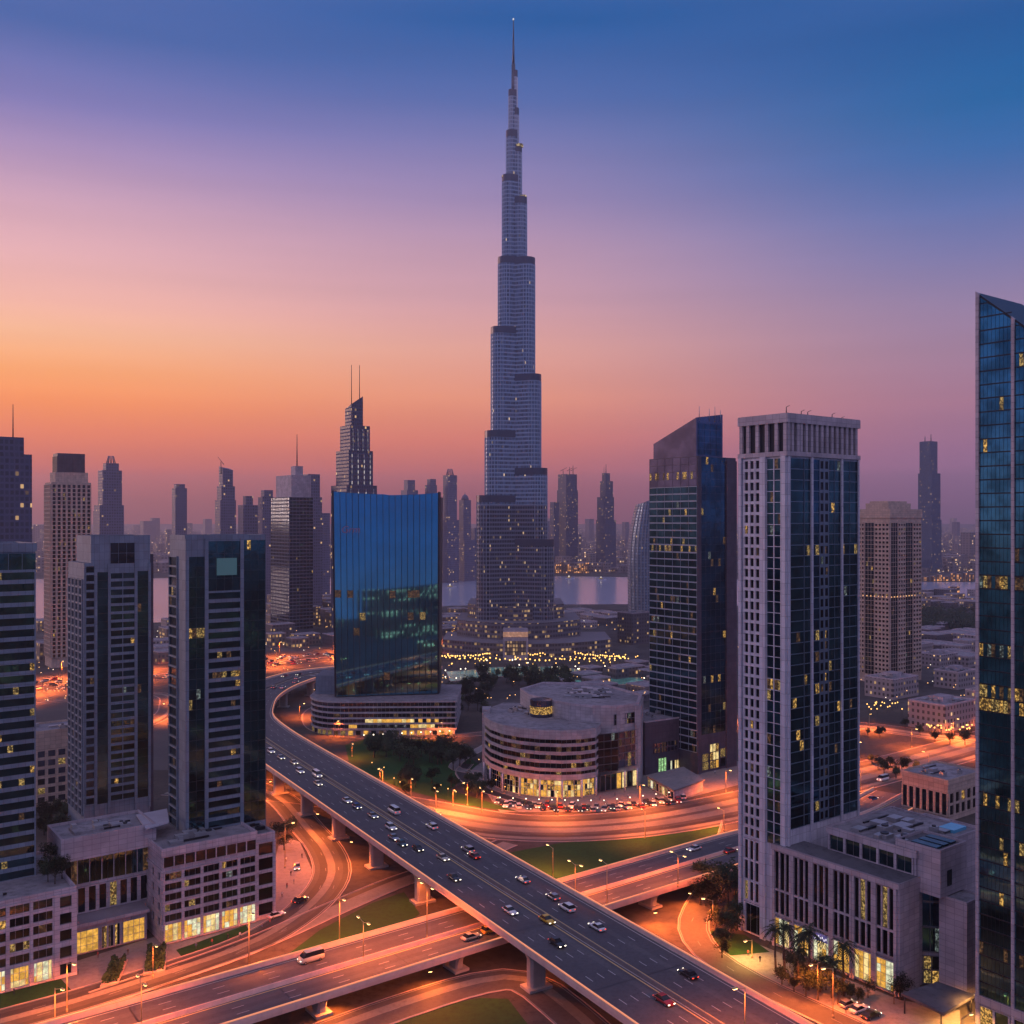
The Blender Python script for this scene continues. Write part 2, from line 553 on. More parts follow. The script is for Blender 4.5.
M['lit1'] = litmat('lit_amber', (1, .56, .13), 1.0)
M['lit2'] = litmat('lit_gold', (1, .66, .20), .62, 1.9)
M['lit3'] = litmat('lit_dim', (1, .52, .20), .17, 1.4)
M['lit4'] = litmat('lit_cool', (.72, .92, .85), .26, 1.6)
M['shop1'] = litmat('shop_gold', (1, .50, .08), 1.15, .6, .42, True, (.32, .72))
M['shop2'] = litmat('shop_cream', (1, .74, .30), 1.3, .6, .42, True, (.32, .72))
M['shop3'] = litmat('shop_white', (.95, .95, .62), 1.15, .6, .42, True, (.32, .72))
M['bulb'] = glow('sodium_bulb', (1, .55, .18), 14)
M['gold_bulb'] = glow('golden_bulb', (1, .52, .12), 3.2)
M['white_bulb'] = glow('white_bulb', (1, .84, .60), 4)
M['added_edge_glow'] = glow('added_edge_glow', (1, .33, .15), .85)  # glowing strip added to suggest the coral glow along the parapets
M['head'] = glow('headlight_lens', (1, .88, .68), 3.6)
M['tail'] = glow('taillight_lens', (1, .06, .02), 2.0)
M['tyre'] = paint('rubber', (.02, .02, .02), .9)
M['rim'] = paint('alloy', (.5, .5, .5), .35, .9)
M['carglass'] = paint('car_glass', (.012, .014, .018), .06)
M['bark'] = stone('bark', (.10, .075, .055), .3, 2.0, .95)
for nme, c in (('leaf', (.022, .036, .016)), ('leaf2', (.034, .050, .020)), ('palmleaf', (.032, .044, .020)), ('hedge', (.022, .05, .018))):
    m, t, b = newmat(nme)
    cc = mixc(t, maprange(t, objnoise(t, .8, 3), .3, .7), tuple(x * .6 for x in c) + (1,), tuple(x * 1.6 for x in c) + (1,))
    t.links.new(cc, b.inputs['Base Color']); b.inputs['Roughness'].default_value = .7; b.inputs['Specular IOR Level'].default_value = .25
    M[nme] = m
GLS = lambda g: [M[g], M['lit1'], M['lit2'], M['lit3'], M['lit4']]
# ================================================================== the setting: ground, water, roads
def smooth(pts, step=6.0):
    P = [Vector(p if len(p) == 3 else (p[0], p[1], 0)) for p in pts]
    P = [P[0] * 2 - P[1]] + P + [P[-1] * 2 - P[-2]]
    out = []
    for i in range(1, len(P) - 2):
        a, b_, c, d = P[i - 1], P[i], P[i + 1], P[i + 2]
        n = max(2, int((c - b_).length / step))
        for k in range(n):
            t = k / n
            out.append(.5 * ((2 * b_) + (c - a) * t + (2 * a - 5 * b_ + 4 * c - d) * t * t + (3 * b_ - a - 3 * c + d) * t ** 3))
    out.append(P[-2])
    res = []
    for i, p in enumerate(out):
        q = out[min(i + 1, len(out) - 1)] - out[max(i - 1, 0)]
        q.z = 0
        q.normalize()
        res.append((p, Vector((-q.y, q.x, 0)), q))
    return res


def sweep(mb, path, prof, mi=0, sm=False):
    """profile = [(offset to the left, height)] carried along the path"""
    mb.loft([[(p + n * o + Vector((0, 0, z)))[:] for o, z in prof] for p, n, q in path], mi, True, sm)


def ribbon(mb, path, o0, o1, dz, mi=0):
    for i in range(len(path) - 1):
        (p, n, _), (p2, n2, _) = path[i], path[i + 1]
        z = Vector((0, 0, dz))
        mb.face([p + n * o0 + z, p2 + n2 * o0 + z, p2 + n2 * o1 + z, p + n * o1 + z][::-1] if o0 < o1 else
                [p + n * o0 + z, p2 + n2 * o0 + z, p2 + n2 * o1 + z, p + n * o1 + z], mi)


def dashes(mb, path, off, w, dz, on=4.0, gap=8.0, mi=0):
    acc = 0.0
    for i in range(len(path) - 1):
        (p, n, q), (p2, _, _) = path[i], path[i + 1]
        L = (p2 - p).length
        s = (-acc) % (on + gap)
        while s < L:
            a = p + q * s + n * off + Vector((0, 0, dz))
            mb.face([a - n * w / 2, a + q * on - n * w / 2, a + q * on + n * w / 2, a + n * w / 2], mi)
            s += on + gap
        acc += L


def sheet(name, mat_, poly, z, kind='structure'):
    mb = MB()
    if sum(poly[i - 1][0] * p[1] - p[0] * poly[i - 1][1] for i, p in enumerate(poly)) < 0:
        poly = poly[::-1]
    mb.face([(p[0], p[1], z) for p in poly])
    return tag(mb.build(name, mat_), kind=kind)


def gp(*px):
    return [G(x, y) for x, y in px]


g = MB()
g.face([(-26000, -1500, 0), (26000, -1500, 0), (26000, 30000, 0), (-26000, 30000, 0)])
tag(g.build('ground', M['district']), kind='structure')
sheet('interchange_ground', M['sand'], [(-140, 180), (150, 180), (300, 420), (330, 640), (100, 640), (-60, 640), (-260, 560), (-240, 330)], .006)
sheet('lake', M['water'], [(-1500, 1150), (-560, 1180), (-420, 1170), (-205, 1300), (-85, 1400), (60, 1420), (190, 1428), (320, 1400), (420, 1520), (640, 1540), (1000, 1600), (1700, 1650), (1700, 1940), (1000, 1925),
      (560, 1960), (330, 2080), (-150, 2190), (-330, 2100), (-700, 2060), (-1500, 1980)], .012)
sheet('lawn', M['lawn'], gp((345, 745), (380, 735), (450, 742), (478, 764), (450, 790), (520, 812), (470, 806), (405, 790), (350, 766)), .03)
sheet('lawn', M['lawn'], gp((508, 853), (560, 882), (640, 862), (738, 831), (738, 824), (637, 836), (560, 843)), .03)
sheet('lawn', M['lawn'], gp((270, 968), (340, 944), (404, 925), (420, 914), (404, 892), (372, 903), (320, 930)), .03)
sheet('lawn', M['lawn'], gp((392, 1024), (430, 1008), (480, 998), (508, 999), (540, 1040), (400, 1060)), .03)
sheet('lawn', M['lawn'], gp((-20, 996), (60, 978), (74, 993), (-20, 1016)), .034)
sheet('lawn', M['lawn'], gp((176, 950), (246, 925), (250, 932), (186, 962)), .034)
sheet('lawn', M['lawn'], gp((708, 930), (745, 935), (770, 952), (728, 956), (712, 945)), .03)
sheet('plaza', M['paving'], gp((-60, 1000), (80, 960), (160, 935), (262, 915), (281, 835), (300, 842), (312, 870), (308, 892), (278, 918), (200, 958), (100, 988), (-60, 1036)), .022)
sheet('plaza', M['paving'], gp((600, 812), (500, 812), (470, 770), (485, 760), (640, 770), (700, 768), (745, 760), (742, 784), (668, 803)), .022)
sheet('plaza', M['paving'], gp((728, 955), (760, 945), (900, 1000), (960, 1010), (960, 1040), (860, 1022), (800, 996)), .022)
sheet('car_park', M['street'], gp((30, 695), (75, 690), (150, 690), (168, 700), (168, 770), (30, 770)), .018)

GROUND_ROADS = []


def road(name, pts, w, dz, lanes=2, kerb=True, mat_='street', median=False):
    path = smooth(pts)
    mb = MB()
    if mat_ == 'street':
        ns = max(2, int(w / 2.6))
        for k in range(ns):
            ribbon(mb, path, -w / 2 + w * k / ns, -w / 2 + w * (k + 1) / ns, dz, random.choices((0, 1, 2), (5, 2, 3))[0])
    else:
        ribbon(mb, path, -w / 2, w / 2, dz)
    o = tag(mb.build(name, [M[mat_], M['street_worn_streak'], M['street_dark']]), kind='structure')
    mk = MB()
    for s in (-1, 1):
        ribbon(mk, path, s * (w / 2 - .5), s * (w / 2 - .75), dz + .012)
    for k in range(1, lanes):
        off = -w / 2 + k * w / lanes
        if median and k == lanes // 2:
            continue
        dashes(mk, path, off, .15, dz + .012, 3.0, 14.0)
    tag(mk.build('road_markings', M['worn_marking']), kind='structure')
    if kerb:
        kb = MB()
        for s in (-1, 1):
            sweep(kb, path, [(s * (w / 2) + d, z) for d, z in ((-.02, dz - .02), (.28, dz - .02), (.28, .14), (-.02, .14))][::1])
        if median:
            sweep(kb, path, [(-.8, dz - .02), (.8, dz - .02), (.8, .16), (-.8, .16)])
        tag(kb.build('kerb', M['kerb']), kind='structure')
    GROUND_ROADS.append((path, w, lanes))
    return path


upper = road('road', [(-150, 452), (-90, 440), (-45, 415), (0, 391), (45, 394), (95, 420), (154, 462), (237, 525), (330, 600), (450, 680)], 33, .040, 8)
ramp = road('road', [(-128, 462), (-112, 446), (-97, 426), (-80, 390), (-68, 364), (-61.5, 341), (-61.5, 320), (-67, 298.5), (-78, 279), (-105, 253), (-123, 239), (-160, 211), (-200, 181)], 13, .060, 3)
branch = road('road', [(-2, 372), (-18, 352), (-37, 333), (-55, 309), (-75, 281), (-104, 250.5)], 10, .050, 2)
bottom = road('road', [(-100, 196), (-58, 222), (-27.7, 246), (-8.3, 259), (3, 260), (12, 247), (22, 226), (34, 196)], 12, .045, 2)
loop = road('road', [(88, 398), (78, 365), (66, 330), (57, 308), (53, 292.7), (54.3, 277), (62, 261), (72, 247), (84, 231), (102, 205), (120, 180)], 9, .055, 2)
right_road = road('road', [(330, 440), (262, 535), (232, 560), (204, 582), (170, 596), (130, 600), (80, 575)], 22, .052, 5)
highway = road('road', [(-640, 470), (-500, 596), (-341, 722), (-248, 802), (-157, 880), (-60, 955), (40, 1010)], 52, .048, 14, True, 'street', True)
service = road('road', [(-420, 560), (-330, 640), (-250, 690), (-220, 640), (-215, 590), (-232, 540)], 12, .058, 3)
podroad = road('road', [(-62, 740), (-100, 690), (-124, 640), (-121, 598), (-105, 565), (-70, 552), (-20, 560), (30, 590)], 9, .053, 2)
parkpath = road('path', [(-8, 470), (-22, 478), (-28, 486), (-24, 505), (-14, 530), (-5, 560)], 5.5, .049, 1, True, 'paving')
malldrive = road('road', [(-22, 492), (-24, 474), (-17, 452), (-2, 432), (14, 419), (30, 414)], 6, .047, 1)


# ------------------------------------------------------------------ elevated roads
def elevated(name, label, path, half, thick, piers, deckmat, group=None, lanes=4, pier_w=2.4, pier_d=1.4, barrier_h=1.05):
    p0 = path[len(path) // 2][0]
    T = thing(name, label, 'overpass', (p0.x, p0.y, 0), group)
    d = MB()
    sweep(d, path, [(-half, 0), (half, 0), (half, -.45), (half - 3.2, -thick), (-half + 3.2, -thick), (-half, -.45)])
    d.build('deck', M['concrete'], T)
    s = MB()
    for sg in (-1, 1):
        ns = lanes * 2
        for k in range(ns):
            x0, x1 = .7 + (half - 1.2) * k / ns, .7 + (half - 1.2) * (k + 1) / ns
            ribbon(s, path, *((x0, x1) if sg > 0 else (-x1, -x0)), .012, 0 if random.random() < .65 else 4)
    for sg in (-1, 1):
        b_ = MB()
        sweep(b_, path, [(sg * half + o, z) for o, z in ((-.26, -.75), (.24, -.75), (.24, .1), (.16, barrier_h), (-.12, barrier_h), (-.26, .1))])
        pp_ = b_.build('parapet', M['barrier'], T)
        el = MB()  # added glow strip lying on top of the parapet
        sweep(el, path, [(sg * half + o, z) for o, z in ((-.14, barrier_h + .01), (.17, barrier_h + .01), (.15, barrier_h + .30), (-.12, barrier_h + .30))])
        e_ = el.build('added_edge_glow', M['added_edge_glow'], T)
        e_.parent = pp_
    b_ = MB()
    sweep(b_, path, [(-.42, .01), (.42, .01), (.16, .9), (-.16, .9)])
    b_.build('median_barrier', M['median' if lanes > 3 else 'barrier'], T)
    mk = s
    for sg in (-1, 1):
        ribbon(mk, path, sg * (half - 1.3), sg * (half - 1.5), .024, 1)
        ribbon(mk, path, sg * 1.25, sg * 1.6, .024, 3)
        lw = (half - 1.4 - 1.4) / lanes
        for k in range(1, lanes):
            dashes(mk, path, sg * (1.4 + k * lw), .17, .024, 3.0, 10.0, 1)
    # expansion joints across the deck
    jt = s
    acc = 0
    for i in range(len(path) - 1):
        acc += (path[i + 1][0] - path[i][0]).length
        if acc > 31:
            acc = 0
            p, n, q = path[i]
            for a, b2 in ((-half + .5, -.7), (.7, half - .5)):
                jt.face([p + n * a + Vector((0, 0, .02)), p + n * b2 + Vector((0, 0, .02)), p + n * b2 + q * .35 + Vector((0, 0, .02)), p + n * a + q * .35 + Vector((0, 0, .02))][::-1], 2)
    s.build('road_surface', [deckmat, M['marking'], M['darkmetal'], M['yellow_line'], M['asphalt_worn']], T)
    for (i, offs) in piers:
        p, n, q = path[i]
        for off in offs:
            c = p + n * off
            pr = MB()
            zt = p.z - thick
            rings = []
            for z, sc in ((0, 1), (zt - 2.4, 1), (zt - .9, 1.25), (zt + .25, 1.9)):
                ring = []
                for a, b2 in ((-1, -.6), (-.75, -1), (.75, -1), (1, -.6), (1, .6), (.75, 1), (-.75, 1), (-1, .6)):
                    v = c + n * (a * pier_w * sc) + q * (b2 * pier_d)
                    ring.append((v.x, v.y, z))
                rings.append(ring)
            pr.loft(rings)
            po = pr.build('pier', M['concrete'], T)
            ft = MB()
            v = c - n * (pier_w + 1.1) - q * (pier_d + 1.0)
            ft.box((v.x, v.y, -.3), (n * 2 * (pier_w + 1.1))[:], (q * 2 * (pier_d + 1.0))[:], (0, 0, 1.0))
            f_ = ft.build('footing', M['concrete'], T)
            f_.parent = po
    return T


th = R(30.76)
D = Vector((-math.sin(th), math.cos(th), 0))
c0 = Vector((15.3, 262.1, 12.0))
pts = [tuple(c0 + D * s) for s in (-130, -90, -45, 0, 45, 90, 140, 190, 240)]
pts += [(-127, 503, 12), (-145, 541, 12), (-153.5, 576, 12), (-158, 611, 12), (-156, 650, 12), (-147.5, 686, 12), (-136, 709, 11.6), (-105, 742, 10), (-62, 772, 7.5)]
fly = smooth(pts, 7.0)


def near_index(path, s_list):
    """indices of the path at given metres from its start"""
    out, acc, j = [], 0.0, 0
    L = [0.0]
    for i in range(len(path) - 1):
        L.append(L[-1] + (path[i + 1][0] - path[i][0]).length)
    for s in s_list:
        out.append(min(range(len(L)), key=lambda k: abs(L[k] - s)))
    return out


flyover = elevated('flyover', 'long dual carriageway flyover of dark asphalt bending away by the blue mirror tower', fly, 15.9, 2.0,
                   [(i, (-10.5, 10.5)) for i in near_index(fly, (58, 128, 196, 233, 268, 303, 345, 385, 425, 465, 510, 555, 600))], M['asphalt'], lanes=4)
ux = Vector((U[0], U[1], 0))
k0 = Vector((-70.5, 235, 6.0))
cpts = [tuple(k0 + ux * s) for s in (-75, -40, 0, 40, 80, 120, 160, 190)] + [(104, 366, 5.2), (128, 388, 3.2), (150, 412, 1.2), (170, 436, .25)]
cross = smooth(cpts, 7.0)
crossway = elevated('overpass', 'lower overpass with pale parapets crossing beneath the flyover, raised on short concrete piers', cross, 12.3, 1.7,
                    [(i, (-7.2, 7.2)) for i in near_index(cross, (30, 62, 100, 138, 172, 210, 246))], M['asphalt'], lanes=3, pier_w=2.0, pier_d=1.2)


# ------------------------------------------------------------------ street lamps: each pole with its own light
def lamp(x, y, z, h, face, label, e=1.0, arms=1, group='street lamps along the roads', arm=2.2, light=True, col=SODIUM):
    T = thing('street_lamp', label, 'street lamp', (x, y, z), group)
    p = MB()
    p.tube((x, y, z), (x, y, z + .9), .24, .22, 8)
    p.tube((x, y, z + .9), (x, y, z + h), .15, .09, 8)
    p.build('pole', M['lamplit_pole'], T)
    f = Vector((face[0], face[1], 0)).normalized()
    s = Vector((-f.y, f.x, 0))
    for k in range(arms):
        g_ = f if k == 0 else -f
        a = MB()
        tip = Vector((x, y, z + h + .35)) + g_ * arm
        a.tube((x, y, z + h - .25), tip, .075, .06, 6)
        a.build('arm', M['lamplit_pole'], T)
        hd = MB()
        o = tip - s * .26 - Vector((0, 0, .02))
        hd.box(o, (g_ * 1.15)[:], (s * .52)[:], (0, 0, .22))
        ho = hd.build('lamp_head', M['lamplit_pole'], T)
        bl = MB()
        o2 = tip - s * .22 + g_ * .12 - Vector((0, 0, .14))
        bl.box(o2, (g_ * .9)[:], (s * .44)[:], (0, 0, .118))
        b_ = bl.build('lens', M['bulb'], T)
        b_.parent = ho
        if light:
            ld = bpy.data.lights.new('lamp_light', 'SPOT')
            ld.energy = LAMP_E * e
            ld.color = col
            ld.spot_size = R(156)
            ld.spot_blend = .55
            ld.shadow_soft_size = .5
            road_optics(ld)
            lo = bpy.data.objects.new('lamp_light', ld)
            COL.objects.link(lo)
            lo.parent = T
            lp = tip + g_ * .5 - Vector((0, 0, .35)) - Vector((x, y, z))
            lo.location = lp
    return T


def lamp_px(px, pb, h, z, face, label, e=1.0, arms=1, **kw):
    x, y = G(px, pb, z)
    return lamp(x, y, z, h, face, label, e, arms, **kw)


NU, NV = (-U[0], -U[1]), (-V[0], -V[1])
lamp_px(285, 868, 15, 0, (1, .4), 'pale street lamp beside the podium corner where the curved ramp begins', .28)
lamp_px(249, 968, 15, 0, NV, 'street lamp standing between the curved ramp and the lower overpass by the shop podium', .8)
lamp_px(339.5, 944, 13, 0, NV, 'street lamp at the far parapet of the lower overpass, beside the narrow grass wedge', .7)
lamp_px(427, 938, 14, 6.0, V, 'tall street lamp on the lower overpass median just before it dives under the flyover', .34, 2)
lamp_px(553, 881, 11, 0, V, 'street lamp at the tip of the long grass triangle beside the flyover', 1.3)
lamp_px(607, 908, 13, 6.0, V, 'thin grey street lamp at the near edge of the lower overpass past the flyover', .32)
lamp_px(678, 887, 10, 6.0, V, 'bright street lamp on the median of the lower overpass near the pale grid tower', .36, 2)
lamp_px(724, 831, 8, 0, V, 'short street lamp at the far end of the grass triangle by the pale grid tower', 1.1)
lamp_px(745, 1040, 11.0, 12.0, (-.86, -.5), 'bright street lamp on the flyover parapet at the bottom edge', .55)
lamp_px(833, 1018, 12, 0, (-.9, -.3), 'orange street lamp on the pavement before the palms of the grey podium', .6)
lamp_px(67, 1012, 12, 0, (1, -.6), 'street lamp by the corner lawn in front of the shop windows', .8)
lamp_px(153, 978, 9, 0, NV, 'slim street lamp beside the clipped hedge bed before the golden entrance', .6)
lamp_px(55, 1040, 12, 0, (1, -.6), 'street lamp rising from the bottom edge below the corner lawn', .8)
for (px, pb, h, lab) in ((411, 804, 11, 'tall thin lamp at the park edge nearest the flyover'), (436, 812, 9, 'twin headed lamp at the park edge above the merging road'),
                         (453, 806, 7, 'short lamp among the park bushes beside the merging road'), (482, 812, 9, 'twin headed lamp at the park corner near the curved office block'),
                         (380, 782, 6, 'small park lamp above a bright group of bushes by the flyover'), (352, 757, 7, 'orange lamp lighting a tree at the park corner under the podium')):
    lamp_px(px, pb, h, 0, (.3, -1), lab, .45, 2 if 'twin' in lab else 1)
# the lamps of the ground roads, set along their edges
ROADLAMPS = 0


def road_lamps(path, w, step, e, lab, start=10, h=11, side=1, z=0):
    acc, nxt, k = 0.0, start, 0
    for i in range(len(path) - 1):
        acc += (path[i + 1][0] - path[i][0]).length
        if acc >= nxt:
            nxt += step
            p, n, q = path[i]
            if p.y < 215 or p.y > 1000:
                continue
            c = p + n * side * (w / 2 + 1.2)
            lamp(c.x, c.y, p.z, h, (-n * side)[:2], lab, e, group=lab)
            k += 1


road_lamps(upper, 33, 48, 1.25, 'street lamp along the broad orange road behind the grass triangle', 40, 10, 1)
road_lamps(upper, 33, 55, .8, 'street lamp along the broad orange road behind the grass triangle', 215, 10, -1)
road_lamps(right_road, 22, 45, 1.7, 'street lamp along the orange road below the pale villas', 10, 9, 1)
road_lamps(loop, 9, 55, .8, 'street lamp beside the narrow loop road at the foot of the pale grid tower', 112, 9, 1)
road_lamps(highway, 52, 60, 3.0, 'street lamp in a row beside the distant orange highway', 150, 13, -1)
road_lamps(highway, 52, 60, 3.0, 'street lamp in a row beside the distant orange highway', 180, 13, 1)
road_lamps(service, 12, 60, 1.4, 'street lamp beside the curving slip road seen between the dark towers', 20, 9, 1)
road_lamps(podroad, 9, 60, .9, 'street lamp along the drive around the banded podium', 30, 8, -1)


for i_, lab in zip(near_index(cross, (60, 112, 190)), ('twin armed lamp on the lower overpass median nearest the corner lawn', 'twin armed lamp on the lower overpass median opposite the brightest shops', 'twin armed lamp on the lower overpass median just out of the flyover shade')):
    p, n, q = cross[i_]
    lamp(p.x, p.y, p.z, 10, tuple(n)[:2], lab, .3, 2)  # extra lamps added on the median to brighten deck and parapets
# ------------------------------------------------------------------ wall lamps fixed to the piers, lighting the roads under the decks
def pier_lamp(x, y, z, face, e, label):
    T = thing('bulkhead_lamp', label, 'wall lamp', (x, y, z), 'lamps under the decks')
    f = Vector((face[0], face[1], 0)).normalized()
    s = Vector((-f.y, f.x, 0))
    h_ = MB(); o = Vector((x, y, z)) - s * .5
    h_.box(o[:], (f * .5)[:], (s * 1.0)[:], (0, 0, .3)); h_.build('housing', M['darkmetal'], T)
    l_ = MB(); o = Vector((x, y, z - .1)) - s * .45 + f * .05
    l_.box(o[:], (f * .4)[:], (s * .9)[:], (0, 0, .098)); l_.build('lens', M['bulb'], T)
    ld = bpy.data.lights.new('lamp_light', 'SPOT'); ld.energy = LAMP_E * e; ld.color = SODIUM; ld.spot_size = R(165); ld.spot_blend = .5; ld.shadow_soft_size = .5; road_optics(ld)
    lo = bpy.data.objects.new('lamp_light', ld); COL.objects.link(lo); lo.parent = T
    lo.location = (f * .8 - Vector((0, 0, .3)))[:]
    lo.rotation_euler = (f * .5 + Vector((0, 0, -1))).to_track_quat('-Z', 'Y').to_euler()


for px, py, z, fc, e, lab in ((270, 800, 8, (1, -.5), 1.6, 'lamp under the flyover above the curved ramp where the road glows orange'),
                              (318, 836, 8.5, (-.6, -1), 1.7, 'lamp under the flyover lighting the sandy bend beside the ramp'),
                              (352, 866, 8.5, (-.6, -1), 1.4, 'lamp under the flyover between the ramp and the pier pair'),
                              (420, 905, 8.5, (0, -1), .5, 'lamp under the flyover by the dark corner of lawn'),
                              (330, 1012, 3.6, (.3, -1), 1.1, 'lamp under the lower overpass lighting the bottom road'),
                              (430, 985, 3.6, (.3, -1), 1.1, 'lamp under the lower overpass where the bottom road bends'),
                              (655, 925, 3.8, (.2, -1), 1.6, 'lamp under the lower overpass shining on bright orange sand'),
                              (690, 905, 3.8, (-.2, -1), 1.0, 'lamp under the lower overpass above the loop road'),
                              (440, 836, 8.5, (.9, .4), 1.6, 'lamp under the far edge of the flyover where the merging road glows'),
                              (530, 985, 8.5, (-.8, -.6), .35, 'lamp under the flyover beside the tall near pier')):
    x, y = G(px, py)
    pier_lamp(x, y, z, fc, e * .42, lab)


# ================================================================== vehicles
def car_meshes(kind):
    L, Wd, Hh = {'sedan': (4.9, 1.95, 1.5), 'suv': (5.0, 2.05, 1.85), 'van': (6.0, 2.2, 2.5), 'hatch': (4.3, 1.9, 1.55)}[kind]
    hl, hw = L / 2, Wd / 2
    bh = Hh * .60
    b_ = MB()

    def ring(x, w, zb, zt, t=.14):
        return [(x, -w + t, zb), (x, -w, zb + .2), (x, -w, zt - t), (x, -w + t * 1.3, zt), (x, w - t * 1.3, zt), (x, w, zt - t), (x, w, zb + .2), (x, w - t, zb)]
    hood = {'sedan': .93, 'suv': .97, 'van': 1.0, 'hatch': .95}[kind]
    b_.loft([ring(-hl, hw * .84, .34, bh * .86), ring(-hl + .25, hw * .96, .26, bh * .97), ring(-hl * .45, hw, .22, bh), ring(hl * .35, hw, .22, bh), ring(hl - .35, hw * .95, .26, bh * hood * .9), ring(hl, hw * .80, .34, bh * .74)], 0, True, True)
    x0, x1, r0, r1 = {'sedan': (-hl + .55, hl * .40, -hl + 1.25, hl * .02), 'suv': (-hl + .12, hl * .42, -hl + .45, hl * .12), 'van': (-hl + .08, hl * .80, -hl + .18, hl * .52), 'hatch': (-hl + .12, hl * .45, -hl + .6, hl * .08)}[kind]
    c_ = MB()
    wb, wt, zb, zt = hw * .93, hw * .74, bh - .04, Hh - .06
    q0 = [(x0, -wb, zb), (x1, -wb, zb), (x1, wb, zb), (x0, wb, zb)]
    q1 = [(r0, -wt, zt), (r1, -wt, zt), (r1, wt, zt), (r0, wt, zt)]
    c_.loft([q0, q1])
    rf = MB()
    rf.loft([[(x * 1.0, yy, zt + .002) for x, yy, _ in q1], [(r0 + .1, -wt + .1, Hh), (r1 - .12, -wt + .1, Hh), (r1 - .12, wt - .1, Hh), (r0 + .1, wt - .1, Hh)]], 0, True, True)
    wh = MB()
    wh.tube((0, -.13, .33), (0, .13, .33), .34, .34, 14, 0)
    wh.tube((0, -.14, .33), (0, .14, .33), .2, .2, 10, 1)
    hd = MB(); hd.box((hl - .13, -.22, bh * .56), (.14, 0, 0), (0, .44, 0), (0, 0, .17))
    tl = MB(); tl.box((-hl - .02, -.2, bh * .62), (.14, 0, 0), (0, .40, 0), (0, 0, .18))
    pl = [(hl * .62, hw - .12), (hl * .62, -hw + .12), (-hl * .60, hw - .12), (-hl * .60, -hw + .12)]
    return dict(body=b_.mesh('body', M['rim']), cabin=c_.mesh('cabin', M['carglass']), roof=rf.mesh('roof', M['rim']), wheel=wh.mesh('wheel', [M['tyre'], M['rim']]), head=hd.mesh('headlight', M['head']),
                tail=tl.mesh('taillight', M['tail']), wheels=pl, hl=hl, hw=hw)


CARS = {k: car_meshes(k) for k in ('sedan', 'suv', 'van', 'hatch')}
PAINT = {k: paint('car_' + k, c, .28, me, .5) for k, c, me in (('white', (.72, .71, .69), 0), ('silver', (.42, .43, .45), .6), ('black', (.015, .015, .018), .2), ('yellow', (.75, .42, .02), 0), ('red', (.35, .02, .02), .2),
                                                                ('blue', (.03, .06, .22), .3), ('teal', (.03, .10, .12), .3), ('cream', (.62, .54, .40), 0))}


def put(name, me, parent, loc=(0, 0, 0), m=None):
    o = bpy.data.objects.new(name, me)
    COL.objects.link(o)
    o.parent = parent
    o.location = loc
    if m:
        o.material_slots[0].link = 'OBJECT'
        o.material_slots[0].material = m
    return o


PROTO = {}


def car(kind, colr, x, y, z, heading, label, group=None, lights=True, scale=1.12):
    key = (kind, colr)
    rz = math.atan2(heading[1], heading[0])
    if key not in PROTO:
        K = CARS[kind]
        T = thing('car' if kind != 'van' else 'van', label, 'van' if kind == 'van' else 'car', (x, y, z), group, rz)
        T.scale = (scale,) * 3
        put('body', K['body'], T, m=PAINT[colr])
        put('cabin', K['cabin'], T)
        put('roof', K['roof'], T, m=PAINT[colr])
        for wx, wy in K['wheels']:
            put('wheel', K['wheel'], T, (wx, wy, 0))
        for s in (-1, 1):
            put('headlight', K['head'], T, (0, s * (K['hw'] * .66), 0))
            put('taillight', K['tail'], T, (0, s * (K['hw'] * .68), 0))
        PROTO[key] = T
        return T
    T = place(PROTO[key], False, (x, y, z), rz, label, None, scale)
    if group:
        T['group'] = group
    elif 'group' in T:
        del T['group']
    return T


def car_px(kind, colr, px, py, z, heading, label, **kw):
    x, y = G(px, py, z + .8)
    return car(kind, colr, x, y, z + .03, heading, label, **kw)


